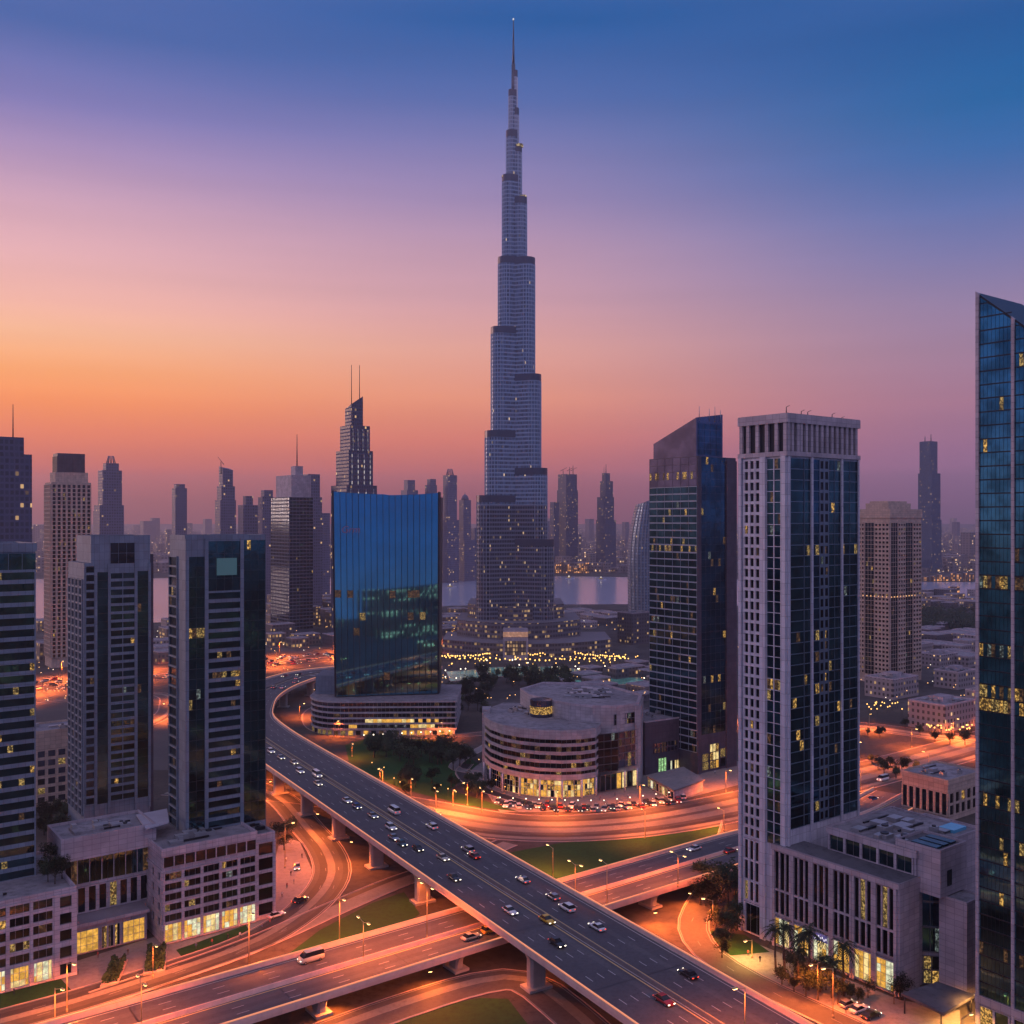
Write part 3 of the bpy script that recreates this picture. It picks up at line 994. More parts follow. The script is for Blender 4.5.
UP, DN = (D.x, D.y), (-D.x, -D.y)
for a in (
        ('suv', 'white', 271, 751, DN, 'white off-roader farthest down the flyover queue beside the dark tower edge'),
        ('sedan', 'silver', 281, 757, DN, 'silver car second from the far end of the flyover queue'),
        ('sedan', 'cream', 294, 762, DN, 'cream car leading the pair just past the far end of the flyover queue'),
        ('suv', 'white', 300, 771, DN, 'white off-roader in the middle of the bright flyover queue'),
        ('van', 'white', 317, 775, DN, 'white van at the front of the bright flyover queue'),
        ('sedan', 'cream', 318, 783, DN, 'cream car tucked directly behind the white van in the flyover queue'),
        ('sedan', 'white', 347, 800, DN, 'white saloon beside the deep blue car on the flyover'),
        ('hatch', 'blue', 357, 806, DN, 'deep blue hatchback beside a white saloon on the flyover'),
        ('sedan', 'silver', 373, 815, DN, 'silver saloon alone behind the deep blue hatchback'),
        ('suv', 'white', 391, 827, DN, 'white off-roader in the inner lane beside the median barrier'),
        ('sedan', 'silver', 394, 837, DN, 'silver saloon alongside the teal hatchback'),
        ('hatch', 'teal', 402, 843, DN, 'dark teal hatchback alongside a silver saloon'),
        ('hatch', 'black', 418, 848, DN, 'small black hatchback in the outer lane above the pier pair'),
        ('sedan', 'cream', 443, 857, DN, 'cream saloon close to the median halfway down the flyover'),
        ('sedan', 'black', 454, 877, DN, 'black saloon in the outer lane above the lamp on the lower overpass'),
        ('sedan', 'white', 510, 910, DN, 'white saloon where the flyover crosses the lower overpass'),
        ('sedan', 'yellow', 547, 919, DN, 'yellow taxi beside the flyover median'),
        ('sedan', 'black', 557, 942, DN, 'black saloon just below the yellow taxi'),
        ('sedan', 'red', 664, 999, DN, 'dark red saloon nearest the bottom edge of the flyover'),
        ('van', 'white', 394, 811, UP, 'long white van on the far carriageway of the flyover'),
        ('suv', 'white', 432, 826, UP, 'white off-roader alone on the far carriageway ahead of the dark pair'),
        ('suv', 'silver', 468, 849, UP, 'silver off-roader with a red car at its side on the far carriageway'),
        ('sedan', 'red', 474, 855, UP, 'red saloon beside the silver off-roader on the far carriageway'),
        ('sedan', 'silver', 523, 879, UP, 'silver saloon followed by nobody near the grass triangle tip'),
        ('hatch', 'silver', 553, 896, UP, 'silver hatchback just ahead of the big white off-roader'),
        ('suv', 'white', 567, 907, UP, 'big white off-roader behind a silver hatchback'),
        ('sedan', 'white', 597, 926, UP, 'white saloon by the parapet where the lower overpass comes out'),
        ('sedan', 'black', 688, 973, UP, 'black saloon on the near end of the far carriageway')):
    car_px(a[0], a[1], a[2], a[3], 12.0, a[4], a[5])
EA, WE = (U[0], U[1]), (-U[0], -U[1])
for a in (('van', 'cream', 311, 958, WE, 'cream van on the far carriageway of the lower overpass near the shops'),
          ('sedan', 'cream', 471, 936, EA, 'cream saloon about to pass under the flyover on the lower overpass'),
          ('suv', 'yellow', 491, 929, EA, 'yellow off-roader half hidden under the flyover on the lower overpass'),
          ('sedan', 'white', 694, 848, WE, 'white saloon on the lower overpass beside the grass triangle'),
          ('sedan', 'red', 730, 850, EA, 'red saloon on the lower overpass reaching the pale grid tower')):
    car_px(a[0], a[1], a[2], a[3], 6.0, a[4], a[5])
car_px('van', 'white', 883, 779, 0, (-.8, -.6), 'white van alone on the broad orange road beyond the grey podium')
car_px('hatch', 'blue', 873, 798, 0, (.8, .6), 'blue hatchback alone at the near edge of the broad orange road beyond the grey podium')
car_px('sedan', 'silver', 297, 866, 0, (.2, -1), 'silver car parked on the plaza between the shop podium and the ramp')
car_px('sedan', 'white', 276, 914, 0, (.7, .7), 'white car parked at the plaza corner near the brightest shop windows')
car_px('sedan', 'black', 300, 899, 0, (.6, .8), 'black car parked by the inner edge of the curved ramp')
car_px('hatch', 'silver', 848, 1003, 0, (.8, .5), 'silver hatchback parked beside the lit pavement before the podium')
car_px('sedan', 'white', 859, 1008, 0, (.8, .5), 'white car in the middle of three parked beside the lit pavement')
car_px('sedan', 'black', 871, 1014, 0, (.8, .5), 'black car parked nearest the dark entrance canopy')


def flow(path, off, step, heading, group, label, a, b_, jit=4.0, z=0.0, kinds=('sedan', 'suv', 'hatch'), cols=('white', 'silver', 'black', 'red', 'cream')):
    acc, nxt = 0.0, a
    for i in range(len(path) - 1):
        p, n, q = path[i]
        acc += (path[i + 1][0] - p).length
        if nxt <= acc < b_:
            nxt = acc + step * random.uniform(.6, 1.5)
            c = p + n * (off + random.uniform(-.4, .4))
            hd = (q if heading > 0 else -q)
            car(random.choice(kinds), random.choice(cols), c.x, c.y, p.z + .06 + z, (hd.x, hd.y), label, group)


for off, hd in ((-22, 1), (-18, 1), (-14, 1), (-9, 1), (-5, 1), (5, -1), (9, -1), (14, -1), (18, -1), (22, -1)):
    flow(highway, off, 24, hd, 'cars on the distant highway', 'small car in the dense traffic of the distant orange highway', 170, 660)
for off, hd in ((-10, 1), (-4, 1), (4, -1), (10, -1)):
    flow(fly, off, 34, hd, 'cars on the flyover bend', 'small car on the far bend of the flyover beside the banded podium', 560, 660)
for k in range(46):
    px = 498 + k * 4.1
    py = 803 + 5 * math.sin((px - 500) / 190 * math.pi) - (max(0, px - 600) / 16.0) + (k % 3) * 1.6 - 2
    if k % 9 == 7:
        continue
    car_px(random.choice(('sedan', 'suv', 'hatch')), random.choice(('white', 'silver', 'black', 'black', 'cream', 'red')), px, py, 0, (random.uniform(-.4, .1), 1 if k % 2 else -1),
           'car in the crowded parking rows before the curved office block', group='cars parked before the curved office block')
# ================================================================== buildings
def v2(p):
    return Vector((p[0], p[1], 0))


def along(c, d, t):
    return (c[0] + d[0] * t, c[1] + d[1] * t)


def facade(T, wall, p0, p1, z0, z1, nf, nb, pier=.5, span=1.0, depth=.35, glass='dark', lit=.05, mode='band', name=None, mull=1, rows=None, endp=None, base=.03, litw=(3, 3, 3, 1), glmats=None, tiers=1):
    """One face of a building, p0 to p1 from left to right as seen from outside. Spandrels and piers go into the
    wall mesh `wall`, standing proud of it; the glazing is one object per floor (band), per bay (strip) or per opening (window)."""
    a, b = v2(p0), v2(p1)
    L = (b - a).length
    d = (b - a) / L
    n = Vector((d.y, -d.x, 0))
    fh, bw = (z1 - z0) / nf, L / nb
    ez = Vector((0, 0, 1))
    if span > 0:
        for i in range(nf + 1):
            za, zb = max(z0, z0 + i * fh - span / 2), min(z1, z0 + i * fh + span / 2)
            o = a - n * .15 + ez * za + d * .01
            wall.box(o[:], (d * (L - .02))[:], (n * (.15 + depth - .05))[:], (0, 0, zb - za))
    for j in range(nb + 1):
        w = pier
        if endp is not None and j in (0, nb):
            w = endp * 2
        if w <= 0:
            continue
        xa, xb = max(0, j * bw - w / 2), min(L, j * bw + w / 2)
        o = a - n * .15 + d * xa + ez * (z0 + .004)
        wall.box(o[:], (d * (xb - xa))[:], (n * (.15 + depth))[:], (0, 0, z1 - z0 - .008))
    mats = glmats or GLS(glass)
    nm = name or {'band': 'window_band', 'strip': 'window_strip', 'window': 'window', 'one': 'glazing'}[mode]

    def pane(mb, i, j):
        r = random.random()
        rowlit = rows.get(i, lit) if rows else lit
        sub = mull if mull > 1 or mode in ('window', 'one') else max(2, round(bw / 1.5))
        for k in range(sub):
            xa, xb = (j + k / sub) * bw, (j + (k + 1) / sub) * bw
            mi = 0
            if random.random() < rowlit * (1 if rowlit > .45 else .75):
                mi = random.choices((1, 2, 3, 4), litw)[0]
            g0 = .04 if mull > 1 else 0
            q = a + n * base
            if tiers > 1:
                for s_ in range(tiers):
                    za, zb = z0 + (i + s_ / tiers) * fh + .06, z0 + (i + (s_ + 1) / tiers) * fh - .06
                    mk_ = mi if random.random() < .72 else random.choice((0, 1, 2, 4))
                    mb.face([(q + d * (xa + .07) + ez * za)[:], (q + d * (xb - .07) + ez * za)[:], (q + d * (xb - .07) + ez * zb)[:], (q + d * (xa + .07) + ez * zb)[:]], mk_)
                continue
            mb.face([(q + d * (xa + g0) + ez * (z0 + i * fh))[:], (q + d * (xb - g0) + ez * (z0 + i * fh))[:], (q + d * (xb - g0) + ez * (z0 + (i + 1) * fh))[:], (q + d * (xa + g0) + ez * (z0 + (i + 1) * fh))[:]], mi)
    if mode == 'band':
        for i in range(nf):
            mb = MB()
            for j in range(nb):
                pane(mb, i, j)
            mb.build(nm, mats, T)
    elif mode == 'strip':
        for j in range(nb):
            mb = MB()
            for i in range(nf):
                pane(mb, i, j)
            mb.build(nm, mats, T)
    elif mode == 'window':
        for i in range(nf):
            for j in range(nb):
                mb = MB()
                pane(mb, i, j)
                mb.build(nm, mats, T)
    else:
        mb = MB()
        for i in range(nf):
            for j in range(nb):
                pane(mb, i, j)
        mb.build(nm, mats, T)
    return d, n


def slab_on(T, poly, z, name='roof', m='roof', h=.35, inset=.5, par=1.0, wallmat='concrete'):
    """roof sheet inside a parapet"""
    c = Vector((sum(p[0] for p in poly) / len(poly), sum(p[1] for p in poly) / len(poly), 0))
    ins = []
    for p in poly:
        v = v2(p) - c
        ins.append((c + v * max(.2, 1 - inset * 1.5 / v.length))[:2])
    r = MB()
    r.prism(ins, z - .02, z + .03)
    r.build(name, M[m], T)
    if par:
        pm = MB()
        n = len(poly)
        for i in range(n):
            a, b, a2, b2 = poly[i], poly[(i + 1) % n], ins[i], ins[(i + 1) % n]
            pm.face([(*a, z - .01), (*b, z - .01), (*b, z + par), (*a, z + par)])
            pm.face([(*a, z + par), (*b, z + par), (*b2, z + par), (*a2, z + par)])
            pm.face([(*b2, z), (*a2, z), (*a2, z + par), (*b2, z + par)])
        pm.build('parapet', M[wallmat], T)


def quad(c, a, b):
    """footprint on the grid, corner c, a along U, b along V"""
    p1 = along(c, U, a)
    p2 = along(p1, V, b)
    return [c, p1, p2, along(c, V, b)]


def roof_units(T, poly, z, n, seed=1, smax=4.0, m='metal'):
    rnd = random.Random(seed)
    o, a, b = v2(poly[0]), v2(poly[1]) - v2(poly[0]), v2(poly[3]) - v2(poly[0])
    la, lb = a.length, b.length
    for k in range(n):
        w, dd, h = rnd.uniform(1.2, smax), rnd.uniform(1.0, smax * .7), rnd.uniform(.7, 2.0)
        fa, fb = rnd.uniform(.06, .94 - w / la), rnd.uniform(.06, max(.07, .94 - dd / lb))
        mb = MB()
        p = o + a * fa + b * fb
        mb.box((p.x, p.y, z), (a / la * w)[:], (b / lb * dd)[:], (0, 0, h))
        if k % 3 == 0:
            q = p + a / la * w * .5 + b / lb * dd * .5
            mb.tube((q.x, q.y, z + h), (q.x, q.y, z + h + .35), min(w, dd) * .35, None, 10, 1)
        if k % 4 == 1:
            mb.box((p.x, p.y, z + .25), (a / la * min(9.0, la * (.95 - fa)))[:], (b / lb * .5)[:], (0, 0, .45), 1)
        mb.build('roof_unit', [M[m], M['darkmetal']], T)


def bldg(name, label, cat, c, group=None):
    return thing(name, label, cat, (c[0], c[1], 0), group)


# ---------------------------------------------------------------- the three dark slabs of the near cluster, and their shop podiums
# tower with its own podium on the frame's edge
T = bldg('office_tower', 'dark teal office slab ringed by pale horizontal bands, cut by the frame edge', 'tower', (-131, 275))
w = MB()
cc = along((-131, 275), U, -34)
fp = quad(cc, 34, 26)
w.prism(fp, 20, 111.3)
facade(T, w, fp[0], fp[1], 22, 106.3, 27, 12, 0, 1.15, .30, 'teal', .055, 'band', endp=.35)
facade(T, w, along(cc, V, .02), along(cc, U, .02), 20, 20.1, 1, 1, 0, 0, .1, 'teal', 0, 'one') if False else None
facade(T, w, fp[0], fp[1], 106.3, 111.0, 1, 10, .10, .3, .16, 'teal', .02, 'one', name='crown_glazing')
w.gbox(along(along(cc, V, -.3), U, -.3), 34.6, 26.6, 111.3, 113.2)
w.build('wall', M['greyclad'], T)
slab_on(T, quad(along(along(cc, V, -.3), U, -.3), 34.6, 26.6), 113.2, par=.5, wallmat='greyclad')

T = bldg('shop_podium', 'pale stone shop podium at the corner lawn with a planted roof', 'building', (-115, 264))
w = MB()
cc = along((-115, 264), U, -44)
fp = quad(cc, 44, 36)
w.prism(fp, 0, 22.4)
facade(T, w, fp[0], along(fp[1], U, -5.5), 6.2, 22.2, 5, 7, .85, 1.0, .5, 'dark', .12, 'window', mull=3)
facade(T, w, fp[0], along(fp[1], U, -5.5), .3, 6.2, 1, 7, 1.3, .9, .5, 'dark', 1, 'window', name='shop_window', mull=4, tiers=3, glmats=[M['shop1'], M['shop1'], M['shop2'], M['shop3'], M['shop2']])
facade(T, w, along(fp[1], U, -5.5), fp[1], .3, 22.2, 5, 1, 2.6, 1.5, .7, 'dark', .05, 'window')
w.build('wall', M['pinkstone'], T)
slab_on(T, fp, 22.4, par=1.0, wallmat='pinkstone')
roof_units(T, quad(along(cc, V, 1.5), 30, 9), 22.4, 7, 5)
PLANT1 = fp

T = bldg('shop_gallery', 'recessed gallery with a blank grey attic and golden doors, linking two shop podiums', 'building', (-106.8, 293.2))
w = MB()
l0, r0 = (-125.0, 279.6), (-106.4, 293.5)
fp = quad(l0, 23.0, 14)
w.prism(fp, 0, 17.3)
w.prism(quad(along(l0, V, .5), 23.0, 13), 17.3, 24.8)
a_ = along(along(l0, V, -2.2), U, -1.5)
w.prism(quad(a_, 26.0, 17), 24.8, 30.6)
facade(T, w, fp[0], fp[1], 17.3, 24.8, 1, 7, .22, .25, .12, 'teal', .3, 'window', mull=2, litw=(1, 1, 6, 1))
facade(T, w, fp[0], fp[1], 9.0, 16.6, 1, 8, 1.0, .8, .45, 'black', .03, 'window')
a_ = along(l0, V, -6.5)
w.prism(quad(a_, 20.5, 7), 0, 8.0)
e = quad(a_, 20.5, 7)
facade(T, w, along(a_, U, 1), along(a_, U, 7.4), .2, 6.6, 1, 1, .5, .5, .2, 'dark', 1, 'window', name='shop_window', mull=4, tiers=3, glmats=[M['shop1']] * 5)
facade(T, w, along(a_, U, 7.9), along(a_, U, 13.2), .2, 6.6, 1, 3, .5, .5, .2, 'dark', .8, 'window', name='entrance_door', mull=2, glmats=[M['dark'], M['lit1'], M['lit2'], M['lit3'], M['lit3']])
facade(T, w, along(a_, U, 13.7), along(a_, U, 20), .2, 6.6, 1, 1, .5, .5, .2, 'dark', 1, 'window', name='shop_window', mull=4, tiers=3, glmats=[M['shop1']] * 5)
w.build('wall', M['mauve'], T)
cn = MB(); a2 = along(along(a_, V, -1.4), U, -.4); cn.gbox(a2, 21.3, 8.8, 8.0, 8.9); cn.build('canopy', M['mauve'], T)
slab_on(T, quad(along(along(l0, V, -2.2), U, -1.5), 26, 17), 30.6, m='roof', par=.8, wallmat='mauve')
roof_units(T, quad(along(l0, V, 1), 22, 11), 30.6, 9, 9, 5)
wc = MB(); wp = [G(*q_, 31.0) for q_ in ((136, 815), (167, 809), (169, 822), (146, 829))]
wc.prism(wp, 30.75, 31.15)
wc.build('roof_awning', M['whiteclad'], T)
sk = MB(); p = quad(along(along(l0, V, 2), U, 3), 8, 7); sk.prism(p, 30.6, 31.4); sk.build('skylight', M['roof'], T)

T = bldg('shop_podium', 'pale stone podium with the brightest shop windows, carrying the dark tower with a teal screen', 'building', (-98.4, 282))
w = MB()
c = (-98.4, 282)
fp = quad(c, 27.5, 34)
w.prism(fp, 0, 25.6)
c2 = along(c, U, 27.5)
fp2 = quad(along(c2, V, .6), 6.3, 30)
w.prism(fp2, 0, 25.0)
w.gbox(along(along(c, V, -.5), U, -.5), 28.2, 34.5, 25.0, 26.4)
facade(T, w, fp[0], fp[1], 21.6, 24.9, 1, 9, .3, .4, .3, 'black', .06, 'window', name='attic_window')
facade(T, w, fp[0], fp[1], 6.0, 20.6, 5, 5, .8, .95, .55, 'dark', .2, 'window', mull=3)
facade(T, w, fp[0], fp[1], .3, 6.0, 1, 5, .8, .7, .5, 'dark', 1, 'window', name='shop_window', mull=4, tiers=3, glmats=[M['shop2'], M['shop1'], M['shop2'], M['shop3'], M['shop3']])
facade(T, w, fp2[0], fp2[1], 1, 23.5, 5, 1, 1.8, 1.0, .5, 'black', .04, 'window')
facade(T, w, along(fp[0], V, 16), fp[0], 4, 21, 4, 3, 3.4, 2.0, .4, 'dark', .05, 'window')
w.build('wall', M['pinkstone'], T)
slab_on(T, quad(along(along(c, V, -.5), U, -.5), 28.2, 34.5), 26.4, m='roof', par=.9, wallmat='pinkstone')
slab_on(T, fp2, 25.0, m='roofdark', par=.8, wallmat='pinkstone')
roof_units(T, quad(along(c, V, 1.5), 22, 13), 26.4, 9, 3, 4)
roof_units(T, quad(along(fp2[0], V, 4), 6, 16), 25.0, 5, 8, 2.4, 'darkmetal')

T = bldg('office_tower', 'dark glass office tower with a small teal screen near its top, over the brightest shops', 'tower', (-97.3, 297.5))
w = MB()
c = (-97.3, 297.5)
fp = quad(c, 25.4, 13.6)
w.prism(fp, 24, 114.6)
P = lambda t: along(c, U, t)
wd = MB()
facade(T, wd, P(.9), P(5.9), 26.5, 109.0, 27, 2, .10, .12, .10, 'teal', .025, 'strip', name='corner_glazing', rows={19: .9, 8: .2})
facade(T, w, P(7.0), P(17.0), 26.5, 98.5, 24, 1, 0, 1.12, .42, 'teal', .05, 'band', rows={20: .0, 15: .85, 7: .3, 14: .1})
facade(T, wd, P(7.0), P(17.0), 98.5, 113.6, 4, 4, .10, .12, .12, 'teal', .04, 'one', name='top_glazing')
facade(T, wd, P(18.1), P(25.2), 26.5, 113.8, 28, 3, .10, .12, .10, 'teal', .035, 'strip', name='dark_glazing')
wd.build('mullion_grid', M['mullion'], T)
for t in (0, 5.9, 17.0):
    q = P(t)
    n_ = (U[1], -U[0])
    w.box((q[0], q[1], 24), (U[0] * 1.05, U[1] * 1.05, 0), (n_[0] * .55, n_[1] * .55, 0), (0, 0, 90.4))
facade(T, w, along(c, V, 13.6), along(c, V, 6.2), 26.5, 109, 27, 1, .3, .55, .5, 'teal', .03, 'band', name='balcony_band')
w.build('wall', M['greyclad'], T)
scn = MB(); q = along(P(9.6), (U[1], -U[0]), .2)
scn.box((q[0], q[1], 103.2), (U[0] * 6.3, U[1] * 6.3, 0), (U[1] * .12, -U[0] * .12, 0), (0, 0, 5.2)); scn.build('screen', glow('teal_screen', (.05, .24, .30), .22), T)
slab_on(T, fp, 114.6, par=.9, wallmat='greyclad')

T = bldg('office_tower', 'dark banded office tower with a square black panel at the top of its frame', 'tower', (-158, 370))
c = (-158.3, 370)
w = MB()
fp = quad(c, 24.0, 24)
w.prism(fp, 0, 104)
cr = quad(along(c, U, 2.4), 21.6, 21)
w.prism(cr, 104, 113.6)
P = lambda t: along(c, U, t)
facade(T, w, P(.5), P(3.6), 14, 103.2, 28, 1, .3, .9, .35, 'dark', .035, 'band')
wd = MB()
facade(T, wd, P(4.6), P(8.4), 14, 100.5, 28, 1, .10, .10, .10, 'teal', .01, 'strip', name='corner_glazing')
facade(T, w, P(9.3), P(18.2), 14, 100.5, 28, 2, .22, 1.05, .4, 'teal', .05, 'band')
facade(T, wd, P(19.2), P(23.4), 14, 100.5, 28, 1, .10, .10, .10, 'teal', .02, 'strip', name='dark_glazing')
wd.build('mullion_grid', M['mullion'], T)
facade(T, w, along(P(9.3), V, 0), along(P(18.2), V, 0), 103.6, 111.4, 2, 3, .08, .1, .1, 'black', 0, 'one', name='top_panel')
for t in (3.6, 8.4, 18.2, 23.2):
    q = P(t)
    w.box((q[0], q[1], 10), (U[0] * .95, U[1] * .95, 0), (U[1] * .5, -U[0] * .5, 0), (0, 0, 93.6))
for b0, nb_ in ((22.5, 1), (17, 1), (11.5, 1), (6, 1)):
    facade(T, w, along(c, V, b0), along(c, V, b0 - 4.4), 10, 98, 29, 1, 1.1, .7, .6, 'dark', .03, 'strip', name='side_window_strip')
w.build('wall', M['greyclad'], T)
slab_on(T, cr, 113.6, par=.6, wallmat='greyclad')

# brown stair wing behind it and the low brown office in the gap
T = bldg('stair_wing', 'narrow brown service block showing as a sliver behind a banded slab', 'building', P(24.2))
w = MB(); q = along(P(24.3), V, 8); w.prism(quad(q, 3.4, 10), 0, 106); w.build('wall', M['brownclad'], T)
r = MB(); r.prism(quad(q, 3.4, 10), 106.02, 106.6); r.build('roof', M['roofdark'], T)
T = bldg('office_block', 'low brown office block with square gridded windows glimpsed between two dark towers', 'building', G(38, 800))
c = G(36, 808); w = MB(); fp = quad(c, 24, 20); w.prism(fp, 0, 31)
facade(T, w, fp[0], fp[1], 1, 24, 6, 6, 1.2, 1.3, .5, 'bronze', .14, 'window', litw=(4, 2, 2, 0))
w.build('wall', M['beige'], T); slab_on(T, fp, 31, par=.8, wallmat='beige'); roof_units(T, fp, 31, 5, 21)

# ---------------------------------------------------------------- blue mirror tower and its banded podium
YB = 571.0
T = bldg('mirror_tower', 'broad blue mirror glass tower with thin dark vertical ribs above a banded podium', 'tower', (Xat(386, YB), YB))
nsg, zb, zt = 17, 20.0, Zat(495, YB + 3)
lean = math.tan(R(1.75))
cols = []
for k in range(nsg + 1):
    t = k / nsg
    s = 2 * t - 1
    yk = YB - 4.5 + 10.5 * t
    xb, xt = Xat(336.5 + 101 * t, yk), Xat(333.6 + 104.4 * t, yk + 3)
    dish = .45 * (1 - s * s)
    top = zt + 1.4 * s * s + (.5 if s < 0 else 0)
    cols.append(((xb, yk + dish * .6, zb), (xt, yk + dish + (top - zb) * lean, top)))
w = MB()
back = [(cols[0][0][0] - .2, YB - 2.2), (cols[-1][0][0] + .2, YB + 8.4), (cols[-1][0][0] + .2, YB + 34), (cols[0][0][0] - .2, YB + 34)]
ringb = [(x, y + (.8 if i < 2 else 0), zb - 2) for i, (x, y) in enumerate(back)]
dx = 1.2
ringt = [(back[0][0] - dx, YB + 2.8, zt - 1), (back[1][0] + dx, YB + 13.2, zt - 1), (back[2][0] + dx, YB + 32, zt - 1), (back[3][0] - dx, YB + 32, zt - 1)]
w.loft([ringb, ringt])
for s_, sg in ((0, -1), (nsg, 1)):
    a, b2 = cols[s_]
    w.loft([[(a[0], a[1] - .4, a[2]), (a[0] + sg * 1.0, a[1] - .4, a[2]), (a[0] + sg * 1.0, a[1] + 12, a[2]), (a[0], a[1] + 12, a[2])], [(b2[0], b2[1] - .4, b2[2] + .6), (b2[0] + sg * 1.0, b2[1] - .4, b2[2] + .6), (b2[0] + sg * 1.0, b2[1] + 10, b2[2] + .6), (b2[0], b2[1] + 10, b2[2] + .6)]])
w.build('wall', M['darkmetal'], T)
nrow = 27
for k in range(nsg):
    mb = MB()
    (a0, a1), (b0, b1) = cols[k], cols[k + 1]
    for i in range(nrow):
        f0, f1 = i / nrow, (i + 1) / nrow
        L_ = lambda p, q, f: tuple(p[j] + (q[j] - p[j]) * f for j in range(3))
        mi = 0
        rr = random.random()
        if i == 13 and rr < .16 or i == 10 and rr < .1 or i < 17 and rr < .012:
            mi = random.choice((1, 2, 3, 3, 3))
        mb.face([L_(a0, a1, f0), L_(b0, b1, f0), L_(b0, b1, f1), L_(a0, a1, f1)], mi)
    mb.build('glass_panel', [M['azure'], M['lit2'], M['lit3'], M['lit3']], T)
    if k:
        a, b2 = cols[k]
        rb = MB()
        rb.loft([[(a[0] - .12, a[1] - .45, a[2]), (a[0] + .12, a[1] - .45, a[2]), (a[0] + .12, a[1] + .3, a[2]), (a[0] - .12, a[1] + .3, a[2])], [(b2[0] - .12, b2[1] - .45, b2[2]), (b2[0] + .12, b2[1] - .45, b2[2]), (b2[0] + .12, b2[1] + .3, b2[2]), (b2[0] - .12, b2[1] + .3, b2[2])]])
        rb.build('rib', M['darkmetal'], T)

fc = bpy.data.curves.new('sign', 'FONT'); fc.body = 'Grm'; fc.size = 5.6; fc.extrude = .15; fc.shear = .25; fc.align_x = 'LEFT'
fc.materials.append(glow('violet_letters', (.22, .05, .20), .25))
tmp = bpy.data.objects.new('sign_curve', fc); COL.objects.link(tmp)
sm_ = bpy.data.meshes.new_from_object(tmp.evaluated_get(bpy.context.evaluated_depsgraph_get()))
bpy.data.objects.remove(tmp)
so = bpy.data.objects.new('sign', sm_); COL.objects.link(so); so.parent = T
p_ = cols[1][0]; q_ = cols[1][1]; f_ = .80
so.location = (p_[0] + (q_[0] - p_[0]) * f_ + .3 - T.location.x, p_[1] + (q_[1] - p_[1]) * f_ - .75 - T.location.y, p_[2] + (q_[2] - p_[2]) * f_)
so.rotation_euler = (R(90), 0, math.atan2(10.5, 58.0))

# podium with a rounded end
T = bldg('banded_podium', 'low banded podium with a rounded end and golden lit arcades under the blue mirror tower', 'building', (Xat(386, 560), 560))
yf, yb2 = 556.0, 612.0
pod = []
r_ = 20
cx, cy = Xat(306, 560) + r_, yf + r_
for k in range(9):
    t = math.pi + k / 8 * math.pi / 2
    pod.append((cx + r_ * math.cos(t), cy + r_ * math.sin(t)))
pod += [(Xat(456, 556), yf + 2), (Xat(456, 556), yb2), (cx - r_, yb2)]
cen = Vector((sum(p[0] for p in pod) / len(pod), sum(p[1] for p in pod) / len(pod), 0))
grow = lambda poly, dd: [((v2(p) - cen) * (1 + dd / (v2(p) - cen).length) + cen)[:2] for p in poly]
w = MB()
w.prism(grow(pod, -.9), 0, 19)
for i in range(6):
    z = 3.6 + i * 3.05
    w.prism(grow(pod, .1 if i < 5 else .5), z - .55, z + .45)
w.build('wall', M['officestone'], T)
for i in range(5):
    gb_ = MB()
    q = grow(pod, -.55)
    z0, z1 = 4.1 + i * 3.05, 6.05 + i * 3.05
    for k in range(len(q) - 3):
        a, b2 = v2(q[k]), v2(q[k + 1])
        n_ = max(1, int((b2 - a).length / 2.2))
        for j in range(n_):
            s0, s1 = a.lerp(b2, j / n_), a.lerp(b2, (j + .94) / n_)
            px_ = s0.x / s0.y * 1000 + 512
            mi = 0
            if (i == 1 and 364 < px_ < 411) or (i == 0 and (408 < px_ < 432 or 346 < px_ < 356)):
                mi = random.choice((1, 1, 2))
            elif i == 1 and 414 < px_ < 436 and j % 2:
                mi = 1
            elif random.random() < (.10 if i < 3 else .03):
                mi = 3
            gb_.face([(s0.x, s0.y, z0), (s1.x, s1.y, z0), (s1.x, s1.y, z1), (s0.x, s0.y, z1)], mi)
    gb_.build('window_band', [M['bronze'], M['shop1'], M['shop2'], M['lit3']], T)
gb_ = MB(); q = grow(pod, -.5)
for k in range(len(q) - 3):
    a, b2 = v2(q[k]), v2(q[k + 1])
    n_ = max(1, int((b2 - a).length / 4))
    for j in range(n_):
        s0, s1 = a.lerp(b2, j / n_), a.lerp(b2, (j + .6) / n_)
        gb_.face([(s0.x, s0.y, .3), (s1.x, s1.y, .3), (s1.x, s1.y, 2.6), (s0.x, s0.y, 2.6)], random.choice((0, 1, 2, 3)))
gb_.build('arcade', [M['shop1'], M['lit3'], M['lit2'], M['dark']], T)
rf = MB(); rf.prism(grow(pod, -.3), 19.32, 19.4); rf.build('roof', M['roof'], T)
pr = MB(); pr.abox(Xat(318, 585), 578, 19.4, Xat(338, 585), 600, 30); pr.build('stair_core', M['greyclad'], T)

# ---------------------------------------------------------------- sloped crown twin-face tower
T = bldg('glass_tower', 'dark glass tower with a raked crown, purple fin edges and a banded teal side', 'tower', (87, 472))
c = (87.3, 472.0)
A_, B_ = 27.5, 31.5
w = MB()
fp = quad(c, A_, B_)
w.prism(fp, 0, 150.2)
Lf = along(c, V, B_)
ws = MB()
facade(T, ws, Lf, c, 10, 136, 36, 6, .10, .62, .22, 'teal', .05, 'band', rows={14: .35, 20: .3, 15: .25, 27: .25, 12: .25}, litw=(2, 3, 5, 3))
ws.build('spandrel', M['spandrel'], T)
facade(T, w, Lf, c, 136, 150, 4, 6, .08, .2, .14, 'bronze', .0, 'band', rows={1: .35}, litw=(3, 3, 1, 0))
P = lambda t: along(c, U, t)
facade(T, w, P(2.6), P(20), 18, 150, 38, 5, .08, .12, .08, 'navy', .04, 'strip', litw=(2, 2, 4, 1))
